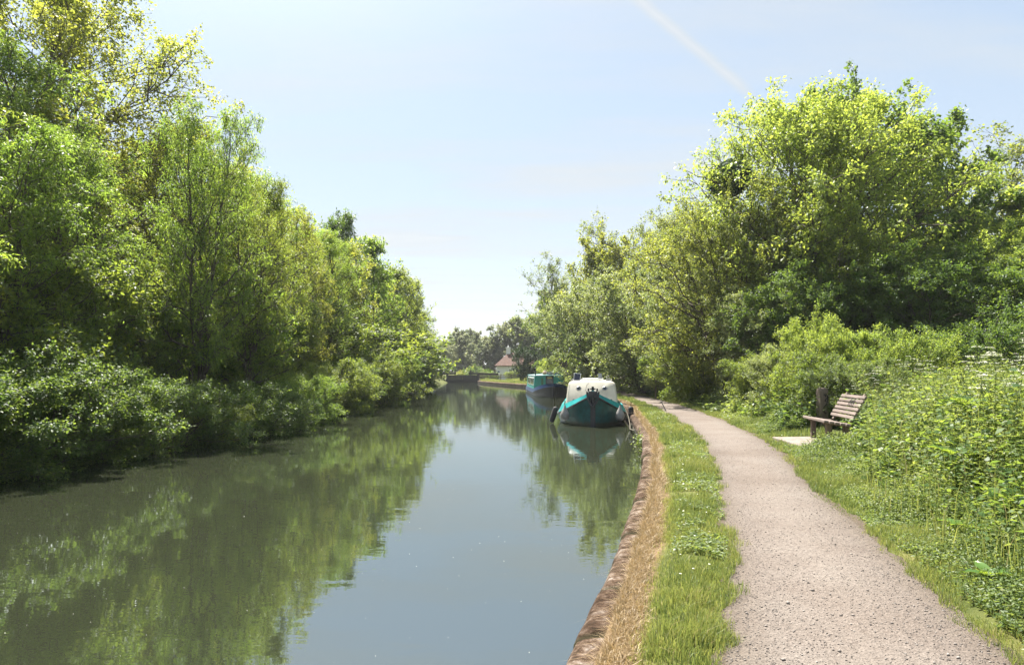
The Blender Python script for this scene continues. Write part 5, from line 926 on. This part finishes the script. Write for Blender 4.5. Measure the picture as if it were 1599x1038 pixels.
mb = MB(); mb.box((-4.7, 111.5, -.1), (1.3, 3.4, 1.25)); prep(mb.build('lock_wall', M['concrete'], None, bevel=.05), 'stone lock side right of the black gates', 'wall')
mb = MB(); mb.box((-7.7, 113, .15), (4.6, .3, .7)); prep(mb.build('footbridge_beam', M['lockwood'], None, bevel=.02), 'low dark beam just behind the lock gates', 'beam')
fe = empty('post_and_rail_fence', (0, 0, 0), 'low dark rail fence between the lock and the cottage hedge', 'fence')
for i in range(6): MB().box((-5.2 + i * 1.7, 113.2, .8), (.12, .12, 1.0)).build('fence_post', M['woodend'], fe)
mb = MB(); [mb.box((-1.0, 113.12, z), (8.7, .05, .10)) for z in (.85, 1.15)]; mb.build('rail', M['woodend'], fe)

# --- cottage
ct = empty('cottage', (1.3, 120, .45), 'white cottage with steep brown tiled roof beside the lock', 'house')
mb = MB(); mb.box((0, 3, 1.1), (7.9, 6, 2.3)); mb.build('wall', M['render'], ct)
mb = MB(); e_ = .35; x0, x1, y0, y1 = -3.95 - e_, 3.95 + e_, -e_, 6 + e_; zb = 2.2
V = [(x0, y0, zb), (x1, y0, zb), (x1, y1, zb), (x0, y1, zb), (-1.9, 3, 4.6), (1.9, 3, 4.6), (x0, y0, zb + .1), (x1, y0, zb + .1), (x1, y1, zb + .1), (x0, y1, zb + .1)]
mb.add(V, [(0, 3, 2, 1), (0, 1, 7, 6), (1, 2, 8, 7), (2, 3, 9, 8), (3, 0, 6, 9), (6, 7, 5, 4), (8, 9, 4, 5), (7, 8, 5), (9, 6, 4)]); rf = mb.build('roof', M['tile'], ct)
mb = MB(); mb.box((-1.95, 3, 4.75), (.75, .75, 1.3)); mb.box((-1.95, 3, 5.42), (.9, .9, .12)); mb.tube([(-1.95, 3, 5.4), (-1.95, 3, 5.8)], .14, 10); mb.build('chimney', M['render'], rf, bevel=.02)
for x, w, h_, z in ((-1.55, .34, 1.25, 1.1), (-1.05, .34, 1.35, 1.2), (-.35, .45, .28, 1.85), (1.2, .9, .9, 1.3)):
    f_ = MB().box((x, -.02, z), (w + .12, .10, h_ + .12)).build('window', M['white_p'], ct); MB().box((x, -.065, z), (w, .03, h_)).build('pane', M['glass'], f_)
mb = MB(); mb.lathe((-3.6, -.03, 1.15), [(.22, 0), (.22, .04), (.18, .06)], 16, (0, -1, 0)); mb.build('round_sign', M['navy'], ct)
